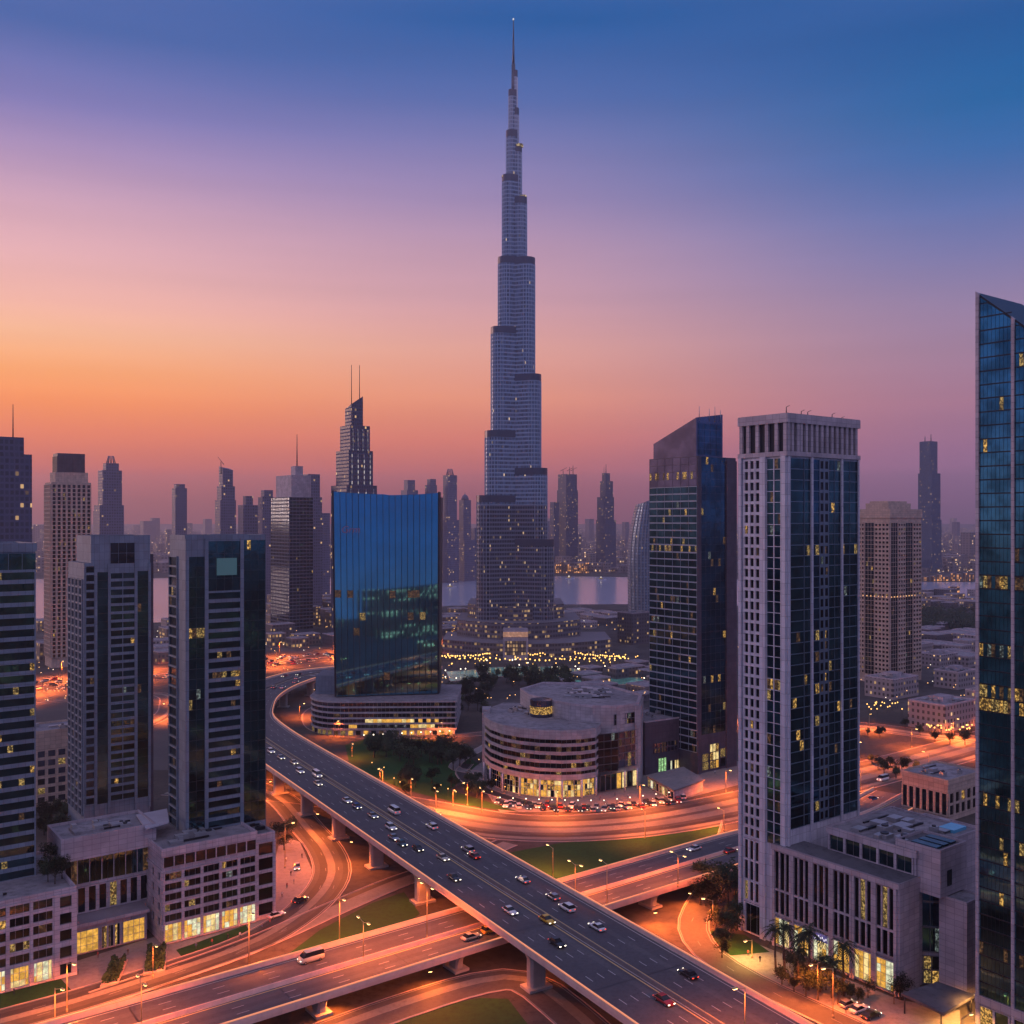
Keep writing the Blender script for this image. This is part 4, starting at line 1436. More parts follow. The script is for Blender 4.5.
facade(T, w, P(3.5), P(8.0), 1, 9, 2, 1, .3, .4, .2, 'dark', .4, 'window', name='entrance_glazing', litw=(3, 3, 2, 0))
facade(T, w, P(8.8), P(15.2), 1, 13, 3, 3, .3, .4, .2, 'dark', 1, 'window', name='entrance_glazing', glmats=[M['shop1'], M['shop1'], M['shop2'], M['lit1'], M['shop1']])
facade(T, w, P(16), P(20), 1, 10, 2, 1, .3, .4, .2, 'dark', .6, 'window', name='entrance_glazing', litw=(3, 3, 2, 0))
q = P(.02); w.box((q[0], q[1], 0), (U[0] * 2.4, U[1] * 2.4, 0), (U[1] * .6, -U[0] * .6, 0), (0, 0, 150.2))
w.build('wall', M['brownclad'], T)
f_ = MB(); q = along(P(20.2), V, -.8); f_.gbox(q, 7.2, 20, 0, 148.6); f_.build('fin', M['brownclad'], T)
# raked crown
cr_ = MB()
zl, zr = Zat(444, 472 + 24), Zat(413, 472 + 6)
a = along(along(c, V, B_ - 1.5), U, 1.2); b2 = along(along(c, V, 1.5), U, 1.2)
d2 = along(b2, U, 18.5); e2 = along(a, U, 18.5)
zmap = {a: zl, b2: zr - 2.5, d2: zr, e2: zl + 6}
cr_.loft([[(*p, 150.1) for p in (a, b2, d2, e2)], [(*p, zmap[p]) for p in (a, b2, d2, e2)]])
cr_.build('crown', M['bronze'], T)
cg = MB()
n_ = Vector((U[1], -U[0], 0))
for i in range(5):
    for j in range(4):
        p = v2(b2) + v2(U) * (1.2 + j * 4.2) + n_ * .15
        z0 = 151 + i * 3.1
        if z0 + 2.6 < zr - 1:
            cg.face([(p.x, p.y, z0), (p.x + U[0] * 3.7, p.y + U[1] * 3.7, z0), (p.x + U[0] * 3.7, p.y + U[1] * 3.7, z0 + 2.6), (p.x, p.y, z0 + 2.6)])
cg.build('crown_glazing', M['navy'], T)
for k, (t, h) in enumerate(((2, 3.0), (9, 2.2), (13, 3.5), (17, 2.0))):
    an = MB(); p = along(b2, U, t); an.tube((p[0], p[1], zr - 4), (p[0], p[1], zr + h), .22, .12, 6); an.build('mast', M['metal'], T)

# ---------------------------------------------------------------- pale grid tower and its podium
T = bldg('grid_tower', 'tall tower with white punched grid, teal glass side and slotted concrete crown', 'tower', (77, 280))
c = (77.0, 280.0)
w = MB()
A_, B_ = 33.6, 16.8
fp = quad(c, A_, B_)
zc = 138.0
w.prism(fp, 0, zc)
Lf = along(c, V, B_)
X = lambda t: along(Lf, (-V[0], -V[1]), t)
facade(T, w, X(1.7), X(7.8), 28, zc - .5, 35, 3, .72, .85, .5, 'black', .045, 'band', name='grid_window_band', litw=(2, 2, 3, 0))
facade(T, w, X(9.8), X(15.0), 28, zc - .5, 35, 2, .30, .20, .25, 'teal', .07, 'strip', rows={14: .8}, litw=(2, 3, 3, 1))
facade(T, w, X(1.7), X(9.4), 9.5, 27.4, 3, 4, .7, .6, .45, 'black', .05, 'window', litw=(2, 2, 3, 0))
facade(T, w, X(1.6), X(8.6), .2, 9.0, 1, 1, 1.6, .6, .5, 'dark', .2, 'window', name='lobby_glazing', mull=3)
for t, ww in ((0, .95), (7.8, 1.9), (15.1, 1.65)):
    q = X(t)
    w.box((q[0], q[1], 0), (-V[0] * ww, -V[1] * ww, 0), (-U[0] * .8, -U[1] * .8, 0), (0, 0, zc))
P = lambda t: along(c, U, t)
wd = MB()
for t0, t1, nb_, pr_, sp_, gl, l_ in ((.9, 7.4, 1, .10, .22, 'teal', .05), (7.6, 10.3, 1, .12, .22, 'teal', .05), (11.2, 14.6, 1, .1, .22, 'navy', .05), (14.6, 19.0, 2, .8, .9, 'black', .05), (19.0, 24.6, 2, .1, .2, 'teal', .05), (25.4, 33.0, 2, .1, .22, 'teal', .04)):
    facade(T, wd, P(t0), P(t1), 33, zc - .5, 34, nb_, pr_, sp_, .2, gl, l_, 'strip', rows={17: .25, 13: .2, 12: .2, 25: .2}, litw=(3, 2, 4, 1))
for t, ww in ((0, .85), (10.3, .9), (24.6, .8), (33.0, .55)):
    q = P(t)
    w.box((q[0], q[1], 20), (U[0] * ww, U[1] * ww, 0), (U[1] * .6, -U[0] * .6, 0), (0, 0, zc - 20.1))
wd.build('glazing_bar', M['glassbar'], T)
w.build('wall', M['whiteclad'], T)
cr_ = MB()
cr_.gbox(along(along(c, V, .6), U, .6), A_ - 1.2, B_ - 1.2, zc, 148.6)
cr_.gbox(along(along(c, V, -.5), U, -.5), A_ + 1.0, B_ + 1.0, zc, zc + 1.3)
cr_.gbox(along(along(c, V, -.5), U, -.5), A_ + 1.0, B_ + 1.0, 147.4, 149.6)
for t in (0, 1.7, 4.2, 5.6, 8.0, 10.4, 12.8, 15.2, 17.6, 20, 22.4, 24.8, 27.2, 29.6, 31.8):
    q = along(P(t), V, -.3)
    cr_.gbox(q, 1.15, .85, zc + 1.3, 147.4)
for t in (0, 3.0, 6.4, 9.8, 13.2, 15.7):
    q = along(along(c, V, t), U, -.3)
    cr_.gbox(q, .85, 1.1, zc + 1.3, 147.4)
cr_.build('crown', M['mauve'], T)
lv = MB(); q = along(along(c, V, .45), U, .45); lv.gbox(q, A_ - .9, B_ - .9, zc + 1.32, 147.3); lv.build('louvre', M['darkmetal'], T)
slab_on(T, quad(along(along(c, V, -.45), U, -.45), A_ + .9, B_ + .9), 149.6, par=.4, wallmat='mauve')
for t, b0, h in ((1, 1, 2.2), (12, 2, 1.6), (17, 8, 2.6), (25, 3, 1.8), (31, 4, 1.2)):
    an = MB(); q = along(P(t), V, b0); an.tube((q[0], q[1], 149.6), (q[0], q[1], 149.6 + h), .18, .1, 6); an.tube((q[0], q[1], 149.6 + h), (q[0] + 1.1, q[1] + .4, 149.6 + h + .5), .09, .07, 6); an.build('davit', M['darkmetal'], T)

T = bldg('shop_podium', 'grey pink podium with tall narrow triple windows over golden shop fronts', 'building', (96.9, 253))
w = MB()
pf0 = along(along(Lf, (-V[0], -V[1]), 12.6), U, -.9)
PL = 39.5
pf1 = along(pf0, (-V[0], -V[1]), PL)
fpP = quad(pf1, 9.0, PL)
w.prism(fpP, 0, 27.4)
X2 = lambda t: along(pf0, (-V[0], -V[1]), t)
bays = [(.7 + k * 6.4, .7 + k * 6.4 + 5.75) for k in range(6)]
for (t0, t1) in bays:
    facade(T, w, X2(t0), X2(t1), 16.2, 27.0, 1, 3, .42, .4, .5, 'black', .08, 'window', mull=1, litw=(3, 2, 3, 0))
    facade(T, w, X2(t0), X2(t1), 9.2, 16.2, 1, 3, .42, .8, .5, 'black', .10, 'window', mull=1, litw=(3, 2, 3, 0))
    facade(T, w, X2(t0), X2(t1), .4, 8.6, 1, 1, .4, .8, .5, 'dark', 1, 'window', name='shop_window', mull=4, tiers=4, glmats=[M['shop1'], M['shop1'], M['shop1'], M['shop2'], M['shop3']])
    for tt in (t0 - .42, t1 - .38):
        q = X2(tt)
        w.box((q[0], q[1], 0), (-V[0] * .8, -V[1] * .8, 0), (-U[0] * .7, -U[1] * .7, 0), (0, 0, 27.3))
q = along(along(pf1, V, -.2), U, -.75)
w.gbox(q, 9.6, PL + .3, 27.2, 28.6)
w.build('wall', M['mauve'], T)
ter = MB(); ter.prism(quad(along(pf1, V, .2), 8.6, PL - .4), 28.62, 28.68); ter.build('terrace', M['roofdark'], T)
sgn = MB(); q = along(X2(14.2), (-U[0], -U[1]), .76)
sgn.box((q[0], q[1], 6.6), (-V[0] * 4.6, -V[1] * 4.6, 0), (-U[0] * .12, -U[1] * .12, 0), (0, 0, 1.9))
for k in range(7):
    sp_ = along(q, (-V[0], -V[1]), .5 + k * .58)
    sgn.box((sp_[0] - U[0] * .16, sp_[1] - U[1] * .16, 7.0 + (k * 37 % 5) * .16), (-V[0] * .3, -V[1] * .3, 0), (-U[0] * .05, -U[1] * .05, 0), (0, 0, .55), 1)
sgn.build('shop_sign', [ litmat('violet_sign', (.26, .22, .72), .5, .6, .4), glow('sign_letters', (.9, .85, 1), 1.0)], T)
# setback storey
u0 = along(along(pf1, U, 8.2), V, .6)
uA, uB = 31.0, 26.6
fpU = quad(u0, uA, uB)
w = MB()
w.prism(fpU, 0, 33.4)
uL = along(u0, V, uB)
facade(T, w, along(uL, (-V[0], -V[1]), .6), along(uL, (-V[0], -V[1]), uB - .6), 28.8, 33.2, 1, 5, .7, .4, .5, 'teal', .2, 'window', name='terrace_window', mull=2, litw=(0, 1, 6, 3))
w.gbox(along(along(u0, V, -.3), U, -.3), uA + .6, uB + .6, 33.2, 34.6)
w.build('setback', M['mauve'], T)
slab_on(T, quad(along(along(u0, V, -.3), U, -.3), uA + .6, uB + .6), 34.6, m='roof', par=.5, wallmat='mauve')
roof_units(T, quad(along(u0, V, 2), uA - 4, uB - 6), 34.6, 16, 33, 5.5)
for k in range(7):
    mb = MB(); q = along(along(u0, V, 2 + k * 3.4), U, 2 + (k * 7) % 11); mb.gbox(q, 12, .5, 34.62, 35.1); mb.build('duct', M['darkmetal'], T)
# blank boxes stepping down
bx = (108.0, 252.0)
w = MB(); fpB = quad(bx, 12.5, 12.5); w.prism(fpB, 24.6, 36.0); w.build('upper_box', M['mauve'], T)
slab_on(T, fpB, 36.0, m='roofdark', par=.7, wallmat='mauve')
for k in range(3):
    mb = MB(); mb.gbox(along(along(bx, V, 2), U, 1.5 + k * 3.4), 2.6, 7, 36.1, 36.6); mb.build('skylight', M['teal'], T)
bw_ = MB(); q = along(along(bx, U, 3), (U[1], -U[0]), .05); bw_.box((q[0], q[1], 27), (U[0] * 2.2, U[1] * 2.2, 0), (U[1] * .06, -U[0] * .06, 0), (0, 0, 4)); bw_.build('window', M['dark'], T)
lx = (113.2, 248.8)
w = MB(); fpL = quad(lx, 9, 7.4); w.prism(fpL, 0, 24.2); w.build('lower_box', M['mauve'], T)
slab_on(T, fpL, 24.2, m='roof', par=.5, wallmat='mauve')
g0 = along(fpP[1], V, 2.5)
lk0, lk1 = (100.8, 259.2), (109.8, 257.6)
w = MB(); w.prism([(100.6, 259.6), (110.5, 257.9), (118, 266), (106, 272)], 0, 28); w.build('link_wall', M['mauve'], T)
w2 = MB(); facade(T, w2, (100.7, 259.4), (110.3, 257.7), 8.5, 28, 3, 4, .15, .5, .25, 'navy', .06, 'band', litw=(1, 1, 4, 2)); w2.build('link_frame', M['fin'], T)
w2 = MB(); facade(T, w2, (104.2, 258.8), (110.3, 257.7), .3, 7.6, 2, 3, .3, .4, .25, 'dark', .8, 'window', name='entrance_glazing', litw=(5, 4, 2, 0)); w2.build('entrance_frame', M['fin'], T)
pool = MB(); q = along(along(u0, U, 22.5), V, 2.4); pool.gbox(q, 6.5, 4.5, 34.66, 35.5); pool.build('roof_pool', paint('pool_water', (.10, .42, .62), .1), T)

T = bldg('entrance_canopy', 'flat dark canopy over the lit driveway between the podium boxes and the frame edge', 'canopy', (100, 240))
cn = MB(); cn.prism([(95.0, 244.0), (106.5, 250.0), (112.5, 243.0), (101.0, 234.0)], 4.0, 4.6); cn.build('roof', M['roofdark'], T)
for p in ((95.5, 243.2), (107.2, 249.3), (111.6, 243.0), (100.6, 234.4)):
    ps = MB(); ps.tube((*p, 0), (*p, 4.02), .2, .2, 8); ps.build('post', M['darkmetal'], T)
lamp(113.0, 238.0, 0, 7, (-1, -.2), 'low golden lamp beside the dark entrance canopy', .9, col=(1, .42, .10))
lamp(103.0, 229.0, 0, 6, (1, .4), 'low lamp on the driveway in front of the dark entrance canopy', .7, col=(1, .42, .10))

T = bldg('stone_annex', 'small square beige block with tall paired windows beside the orange road', 'building', G(948, 822))
c = G(948, 822); w = MB(); A_, B_ = 26, 20
fp = quad(c, A_, B_); w.prism(fp, 0, 15.2)
facade(T, w, along(c, V, B_), c, 2, 11.5, 1, 7, 1.0, 1.0, .4, 'black', .05, 'window')
facade(T, w, c, along(c, U, A_), 2, 11.5, 2, 6, 1.6, 1.0, .4, 'black', .05, 'window')
w.gbox(along(along(c, V, -.4), U, -.4), A_ + .8, B_ + .8, 14.6, 16)
w.build('wall', M['beige'], T); slab_on(T, quad(along(along(c, V, -.4), U, -.4), A_ + .8, B_ + .8), 16, par=.7, wallmat='beige'); roof_units(T, fp, 16, 7, 44)
T = bldg('service_building', 'flat roofed service building crowded with plant behind the podium pool', 'building', (130, 285))
w = MB(); fp = quad((124.5, 285.5), 32, 26); w.prism(fp, 0, 24); w.build('wall', M['mauve'], T); slab_on(T, fp, 24, par=.7, wallmat='mauve'); roof_units(T, fp, 24, 14, 51, 5)

# ---------------------------------------------------------------- slanted glass tower at the frame edge
T = bldg('edge_tower', 'teal glass tower with a raked pointed top, cut by the frame edge', 'tower', (110.2, 237))
c1_ = (110.2, 237.0)
dV = (-V[0], -V[1])
Lg = 30.0
c0_ = along(c1_, dV, Lg)
zt1, zt0 = Zat(292, 237), Zat(292, 237) - 26.0
ztf = lambda t: zt1 - 26.0 * t / Lg
w = MB()
fp = [c1_, c0_, along(c0_, U, 22), along(c1_, U, 22)]
zz = {0: zt1 - .6, 1: zt0 - .6, 2: zt0 - .6, 3: zt1 - .6}
w.loft([[(*p, 0) for p in fp], [(*p, zz[i]) for i, p in enumerate(fp)]])
nU = Vector((-U[0], -U[1], 0))


def edge_face(t0, t1, cols_, nm, lit):
    tr = [t0 + (t1 - t0) * k / cols_ for k in range(cols_ + 1)]
    nf = 53
    for i in range(nf):
        z0, z1 = 8 + i * 3.2, 8 + (i + 1) * 3.2 - .30
        mb = MB()
        for k in range(cols_):
            a, b2 = v2(along(c1_, dV, tr[k] + .04)) + nU * .06, v2(along(c1_, dV, tr[k + 1] - .04)) + nU * .06
            za, zb_ = min(z1, ztf(tr[k]) - .7), min(z1, ztf(tr[k + 1]) - .7)
            if za <= z0 + .3 and zb_ <= z0 + .3:
                continue
            za, zb_ = max(za, z0 + .05), max(zb_, z0 + .05)
            rr = {30: .6, 22: .45, 21: .9, 25: .8, 14: .22, 10: .12, 38: .08, 3: .12, 46: .14}.get(i, lit)
            mi = random.choices((1, 2, 3, 4), (2, 3, 4, 5) if i in (25, 30) else (5, 3, 2, 0))[0] if random.random() < rr else 0
            mb.face([(a.x, a.y, z0), (b2.x, b2.y, z0), (b2.x, b2.y, zb_), (a.x, a.y, za)], mi)
        if mb.v:
            mb.build('window_band', GLS('edgeglass'), T)
        if 8 + i * 3.2 < min(ztf(t0), ztf(t1)) - 1:
            q = v2(along(c1_, dV, t0))
            w.box((q.x, q.y, z1), (dV[0] * (t1 - t0), dV[1] * (t1 - t0), 0), (nU * .16)[:], (0, 0, .30))


edge_face(.6, 8.3, 8, 'teal', .015)
edge_face(9.0, 20.0, 11, 'teal', .025)
edge_face(20.6, 29.4, 6, 'teal', .05)
w.build('wall', M['darkmetal'], T)
for t, ww in ((-.1, .75), (8.3, .7), (20.0, .6), (29.4, .7)):
    mb = MB(); q = v2(along(c1_, dV, t)) + nU * -.3
    b0_ = [(q.x, q.y), (q.x + dV[0] * ww, q.y + dV[1] * ww)]
    ring = [b0_[0], b0_[1], (b0_[1][0] + nU.x * .85, b0_[1][1] + nU.y * .85), (b0_[0][0] + nU.x * .85, b0_[0][1] + nU.y * .85)]
    zz_ = [ztf(t), ztf(t + ww), ztf(t + ww), ztf(t)]
    mb.loft([[(*p, 0) for p in ring], [(*p, z) for p, z in zip(ring, zz_)]]); mb.build('pier', M['mauve'], T)
cp = MB(); ring0 = [along(c1_, dV, -.2), along(c0_, dV, .2), along(along(c0_, dV, .2), U, 22), along(along(c1_, dV, -.2), U, 22)]
cp.loft([[(*p, (zt1 - .6, zt0 - .6, zt0 - .6, zt1 - .6)[i]) for i, p in enumerate(ring0)], [(*p, (zt1, zt0, zt0, zt1)[i]) for i, p in enumerate(ring0)]]); cp.build('roof_edge', M['darkmetal'], T)
bs = MB(); q = along(along(c1_, dV, -.3), (-U[0], -U[1]), .5); bs.box((q[0], q[1], 5.8), (dV[0] * 30, dV[1] * 30, 0), (U[0] * .6, U[1] * .6, 0), (0, 0, 2)); bs.build('base_course', M['mauve'], T)
w2 = MB(); facade(T, w2, along(c1_, dV, .6), along(c1_, dV, 29.4), .2, 5.6, 1, 8, .5, .5, .4, 'dark', .3, 'window', name='ground_window', litw=(2, 2, 4, 1)); w2.build('ground_frame', M['mauve'], T)

# ---------------------------------------------------------------- beige residential tower
T = bldg('residential_tower', 'beige stone residential tower with small punched windows and a stepped crown', 'tower', G(893, 688))
c = (Xat(890, 727), 727.0)
w = MB(); A_, B_ = 41, 29
fp = quad(c, A_, B_); w.prism(fp, 0, 121.5)
Lf = along(c, V, B_); X = lambda t: along(Lf, (-V[0], -V[1]), t)
P = lambda t: along(c, U, t)
for t0, t1, gl in ((.5, 8.0, None), (8.5, 16.0, 'dark'), (16.5, 28.5, None)):
    if gl:
        facade(T, w, X(t0), X(t1), 6, 118, 35, 3, .25, .3, .2, gl, .04, 'strip')
    else:
        facade(T, w, X(t0), X(t1), 6, 118, 35, 3 if t1 - t0 < 9 else 4, 1.1, 1.6, .5, 'black', .05, 'strip', rows={18: .5})
for t0, t1, gl in ((1.0, 9.5, 'dark'), (10, 19.5, None), (20, 29, 'dark'), (29.5, 40.5, None)):
    if gl:
        facade(T, w, P(t0), P(t1), 6, 118, 35, 3, .3, .3, .2, gl, .03, 'strip')
    else:
        facade(T, w, P(t0), P(t1), 6, 118, 35, 3, 1.1, 1.6, .5, 'black', .04, 'strip', rows={18: .5})
w.gbox(along(along(c, V, -.6), U, -.6), A_ + 1.2, B_ + 1.2, 121.5, 128)
w.build('wall', M['beige'], T)
cr_ = MB(); q = along(along(c, V, 5), U, 6); cr_.gbox(q, A_ - 12, B_ - 10, 128, 132.4); cr_.gbox(along(along(q, V, 2), U, 2), A_ - 16, B_ - 14, 132.4, 134); cr_.build('crown', M['beige'], T)
ll = MB()
for k in range(9):
    q = along(X(1 + k * 3.2), (-U[0], -U[1]), .7); ll.gbox(q, .5, .5, 63.5, 64.3)
    q = along(P(1 + k * 3.8), (U[1], -U[0]), .7); ll.gbox(q, .5, .5, 63.5, 64.3)
ll.build('belt_light', glow('belt_glow', (1, .5, .2), 1.3), T)

# ---------------------------------------------------------------- curved office block and its neighbours
T = bldg('curved_office', 'curved office block with white and dark bands wrapping a rounded front', 'building', (20, 440))
arc = [(-13.3, 476.5), (-12.6, 463), (-9.6, 452), (-4.0, 442.5), (3.5, 436), (12, 432), (21.5, 430.5), (30, 432), (36.5, 436)]
back_ = [(44, 462), (30, 492), (-4, 496)]
lowp = arc + back_
w = MB()
cen = Vector((14, 462, 0))
grow2 = lambda poly, dd: [((v2(p) - cen) * (1 + dd / (v2(p) - cen).length) + cen)[:2] for p in poly]
w.prism(grow2(lowp, -1.0), 0, 27.5)
for i in range(5):
    z = 8.0 + i * 3.55
    w.prism(grow2(lowp, .15), z, z + (1.45 if i else 2.2))
w.prism(grow2(lowp, .25), 25.3, 29.4)
w.prism([(-14.2, 478), (-14.0, 470), (-10.5, 468), (-10, 478)], 0, 31)
w.build('wall', M['officestone'], T)
for i in range(5):
    gb_ = MB(); q = grow2(arc, -.3)
    z0, z1 = 8.0 + i * 3.55 + (1.45 if i else 2.2), 8.0 + (i + 1) * 3.55
    for k in range(len(q) - 1):
        a, b2 = v2(q[k]), v2(q[k + 1])
        for j in range(4):
            s0, s1 = a.lerp(b2, j / 4), a.lerp(b2, (j + .95) / 4)
            gb_.face([(s0.x, s0.y, z0), (s1.x, s1.y, z0), (s1.x, s1.y, z1), (s0.x, s0.y, z1)], random.choices((0, 1, 2, 3), (16, .6, .6, 2))[0])
    gb_.build('window_band', [M['black'], M['lit1'], M['lit2'], M['lit3']], T)
gb_ = MB(); q = grow2(arc, -.9)
for k in range(len(q) - 1):
    a, b2 = v2(q[k]), v2(q[k + 1])
    for j in range(3):
        s0, s1 = a.lerp(b2, (j + .06) / 3), a.lerp(b2, (j + .94) / 3)
        for za, zb_ in ((.4, 3.1), (3.3, 5.4), (5.6, 7.4)):
            for u0_, u1_ in ((0, .47), (.53, 1)):
                e0, e1 = s0.lerp(s1, u0_), s0.lerp(s1, u1_)
                gb_.face([(e0.x, e0.y, za), (e1.x, e1.y, za), (e1.x, e1.y, zb_), (e0.x, e0.y, zb_)], random.choices((0, 1, 2, 3), (4, 2, 3, .7) if k > 3 else (.25, .1, 1.2, 6))[0])
gb_.build('shop_glazing', [M['shop1'], M['shop2'], M['lit1'], M['dark']], T)
for k in range(1, len(arc)):
    cl = MB(); p = grow2(arc, .3)[k]; cl.tube((*p, 0), (*p, 8), .45, .45, 10); cl.build('column', M['whiteclad'], T)
rf = MB(); rf.prism(grow2(lowp, -.6), 29.42, 29.5); rf.build('roof', M['roof'], T)
# taller rear volume with its own curved wall
hi = [(17, 462), (26, 452), (36, 446.5), (47, 446), (57.5, 453), (62, 476), (46, 508), (16, 512), (4, 492), (8, 476)]
w = MB(); w.prism(hi, 0, 36.2)
w.prism([(hi[4][0] - 2.2, hi[4][1] - 2.2), (hi[4][0] + .6, hi[4][1] - .8), (hi[5][0] + .6, hi[5][1]), (hi[5][0] - 2, hi[5][1])], 0, 36.2)
w.build('rear_wall', M['officestone'], T)
w2 = MB(); facade(T, w2, (37.3, 440.5), (47.2, 445.2), 8.5, 25.5, 5, 3, .12, .3, .2, 'black', .04, 'band', name='recess_window')
facade(T, w2, (47.4, 445.3), (56.5, 451.6), 9.5, 25.5, 5, 3, .2, .35, .25, 'bronze', .25, 'band', name='recess_window', litw=(1, 1, 6, 0))
facade(T, w2, (45.5, 445.4), (56.2, 451.9), 28.5, 33.4, 2, 4, .2, .3, .2, 'black', .08, 'band', name='attic_window')
facade(T, w2, (38.5, 439.5), (56.5, 451.0), .4, 7.6, 1, 7, .5, .4, .3, 'dark', .5, 'window', name='entrance_glazing', glmats=[M['dark'], M['shop1'], M['shop2'], M['lit3'], M['shop3']])
w2.build('recess_frame', M['fin'], T)
for p in ((50, 443), (56, 447)):
    cl = MB(); cl.tube((*p, 0), (*p, 9), .4, .4, 10); cl.build('column', M['whiteclad'], T)
rf = MB(); ins = [((v2(p) - Vector((34, 478, 0))) * .95 + Vector((34, 478, 0)))[:2] for p in hi]; rf.prism(ins, 36.22, 36.3); rf.build('roof', M['roof'], T)
pr = MB()
for i in range(len(hi)):
    a, b2, a2, b3 = hi[i - 1], hi[i], ins[i - 1], ins[i]
    pr.face([(*a, 36.2), (*b2, 36.2), (*b2, 37.2), (*a, 37.2)]); pr.face([(*a, 37.2), (*b2, 37.2), (*b3, 37.2), (*a2, 37.2)]); pr.face([(*b3, 36.3), (*a2, 36.3), (*a2, 37.2), (*b3, 37.2)])
pr.build('parapet', M['mauve'], T)
roof_units(T, [(22, 468), (50, 462), (54, 492), (22, 498)], 36.3, 30, 61, 6.5)
roof_units(T, [(-6, 470), (6, 458), (14, 470), (2, 486)], 29.5, 7, 62, 3)
lt = MB(); cx, cy = Xat(541, 468), 462.0
lt.prism([(cx + 5.2 * math.cos(k / 16 * 6.2832), cy + 5.2 * math.sin(k / 16 * 6.2832)) for k in range(16)], 29.5, 37.2, smooth=True); lo_ = lt.build('lantern', M['bronze'], T)
lg = MB(); lg.loft([[(cx + 5.35 * math.cos(k / 16 * 6.2832), cy + 5.35 * math.sin(k / 16 * 6.2832), z) for k in range(16)] for z in (31.0, 34.4)], 0, True, True, False); l_ = lg.build('lantern_glazing', M['lit1'], T); l_.parent = lo_

T = bldg('dark_annex', 'dark brown box with a green lit entrance beside the curved office', 'building', (66, 478))
w = MB(); a = (62.5, 470.0); d_ = Vector((19.5, 12.0, 0)).normalized(); b2 = (a[0] + d_.x * 23, a[1] + d_.y * 23)
fp = [a, b2, (b2[0] - 12, b2[1] + 24), (a[0] - 12, a[1] + 24)]
w.prism(fp, 0, 24.6)
facade(T, w, (a[0] + d_.x * 5, a[1] + d_.y * 5), (a[0] + d_.x * 20, a[1] + d_.y * 20), 9.5, 14.5, 2, 7, .4, .4, .25, 'bronze', .4, 'band', litw=(0, 1, 8, 0))
facade(T, w, (a[0] + d_.x * 8, a[1] + d_.y * 8), (a[0] + d_.x * 13, a[1] + d_.y * 13), .4, 7, 1, 3, .3, .3, .2, 'dark', 1, 'window', name='entrance_glazing', glmats=[litmat('green_lobby', (.5, .95, .4), 1.2, 1.2, .3)] * 5)
facade(T, w, (a[0] + d_.x * 14, a[1] + d_.y * 14), (a[0] + d_.x * 22, a[1] + d_.y * 22), .4, 5, 1, 6, .3, .3, .2, 'dark', .8, 'window', name='entrance_glazing', glmats=[M['dark'], M['shop2'], M['shop3'], M['lit2'], M['shop1']])
w.build('wall', M['brownclad'], T); slab_on(T, fp, 24.6, par=.6, wallmat='mauve'); roof_units(T, fp, 24.6, 4, 66)
T = bldg('plaza_pavilion', 'long low pavilion with flat mauve roof and lit sides on the plaza', 'pavilion', (75, 452))
a, b2, c3, d3 = G(648, 778, 4), G(674, 792, 4), G(703, 782, 4), G(683, 770, 4)
w = MB(); w.prism([a, b2, c3, d3], 0, 4.6); facade(T, w, a, b2, .3, 4.0, 1, 9, .4, .4, .25, 'dark', .9, 'window', name='shop_window', glmats=[M['dark'], M['shop2'], M['shop3'], M['lit2'], M['shop2']])
w.build('wall', M['mauve'], T)
cen3 = (Vector((*a, 0)) + Vector((*b2, 0)) + Vector((*c3, 0)) + Vector((*d3, 0))) / 4
rf = MB(); rf.prism([((v2(p) - cen3) * 1.08 + cen3)[:2] for p in (a, b2, c3, d3)], 4.6, 5.2); rf.build('roof', M['paving'], T)
# ================================================================== towers further off
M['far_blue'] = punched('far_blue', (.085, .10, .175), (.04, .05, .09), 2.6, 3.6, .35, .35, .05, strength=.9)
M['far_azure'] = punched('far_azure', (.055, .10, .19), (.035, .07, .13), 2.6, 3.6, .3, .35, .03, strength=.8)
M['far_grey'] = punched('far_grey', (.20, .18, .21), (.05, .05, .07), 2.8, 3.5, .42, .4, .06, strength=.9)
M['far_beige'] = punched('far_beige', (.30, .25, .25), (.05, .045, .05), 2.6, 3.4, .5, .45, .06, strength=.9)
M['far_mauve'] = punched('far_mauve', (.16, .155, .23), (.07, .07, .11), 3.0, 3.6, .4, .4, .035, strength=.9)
M['far_glass'] = punched('far_glass', (.20, .25, .32), (.25, .34, .45), 2.2, 3.6, .2, .35, .03, strength=.8, pmetal=.9, wmetal=.5)
M['low_pale'] = punched('low_pale', (.36, .30, .30), (.04, .04, .045), 3.2, 3.6, .55, .5, .10, strength=1.1)
M['low_lit'] = punched('low_lit', (.22, .17, .15), (.05, .05, .055), 3.4, 3.8, .45, .4, .32, (1, .55, .2), 1.0)
M['low_dark'] = punched('low_dark', (.12, .105, .12), (.03, .03, .035), 3.4, 3.6, .5, .5, .10, strength=.8)
M['far_banded'] = punched('far_banded', (.25, .24, .27), (.05, .055, .075), 400.0, 3.7, 0.0, .45, .0)
M['quay'] = punched('quay', (.24, .15, .10), (.08, .05, .04), 6, 4, .3, .3, .5, (1, .42, .14), 1.5)


def sqfoot(px0, px1, Y, ratio=1.0):
    """grid-aligned footprint whose silhouette spans px0..px1 with its near corner at depth Y; b/a = ratio"""
    for _ in range(3):
        pass
    tl, tr = (px0 - 512) / F, (px1 - 512) / F
    # corner c at depth Y; c + U a lies on ray tr, c + V b on ray tl
    # cx free: choose so that b = ratio * a
    # (cx + .8a) = tr (Y + .6a) ; (cx - .6b) = tl (Y + .8b)
    # cx = tr Y + a(.6 tr - .8) ; cx = tl Y + b(.6 + .8 tl)
    a = (tr - tl) * Y / (ratio * (.6 + .8 * tl) - (.6 * tr - .8))
    cx = tr * Y + a * (.6 * tr - .8)
    return (cx, Y), a, a * ratio


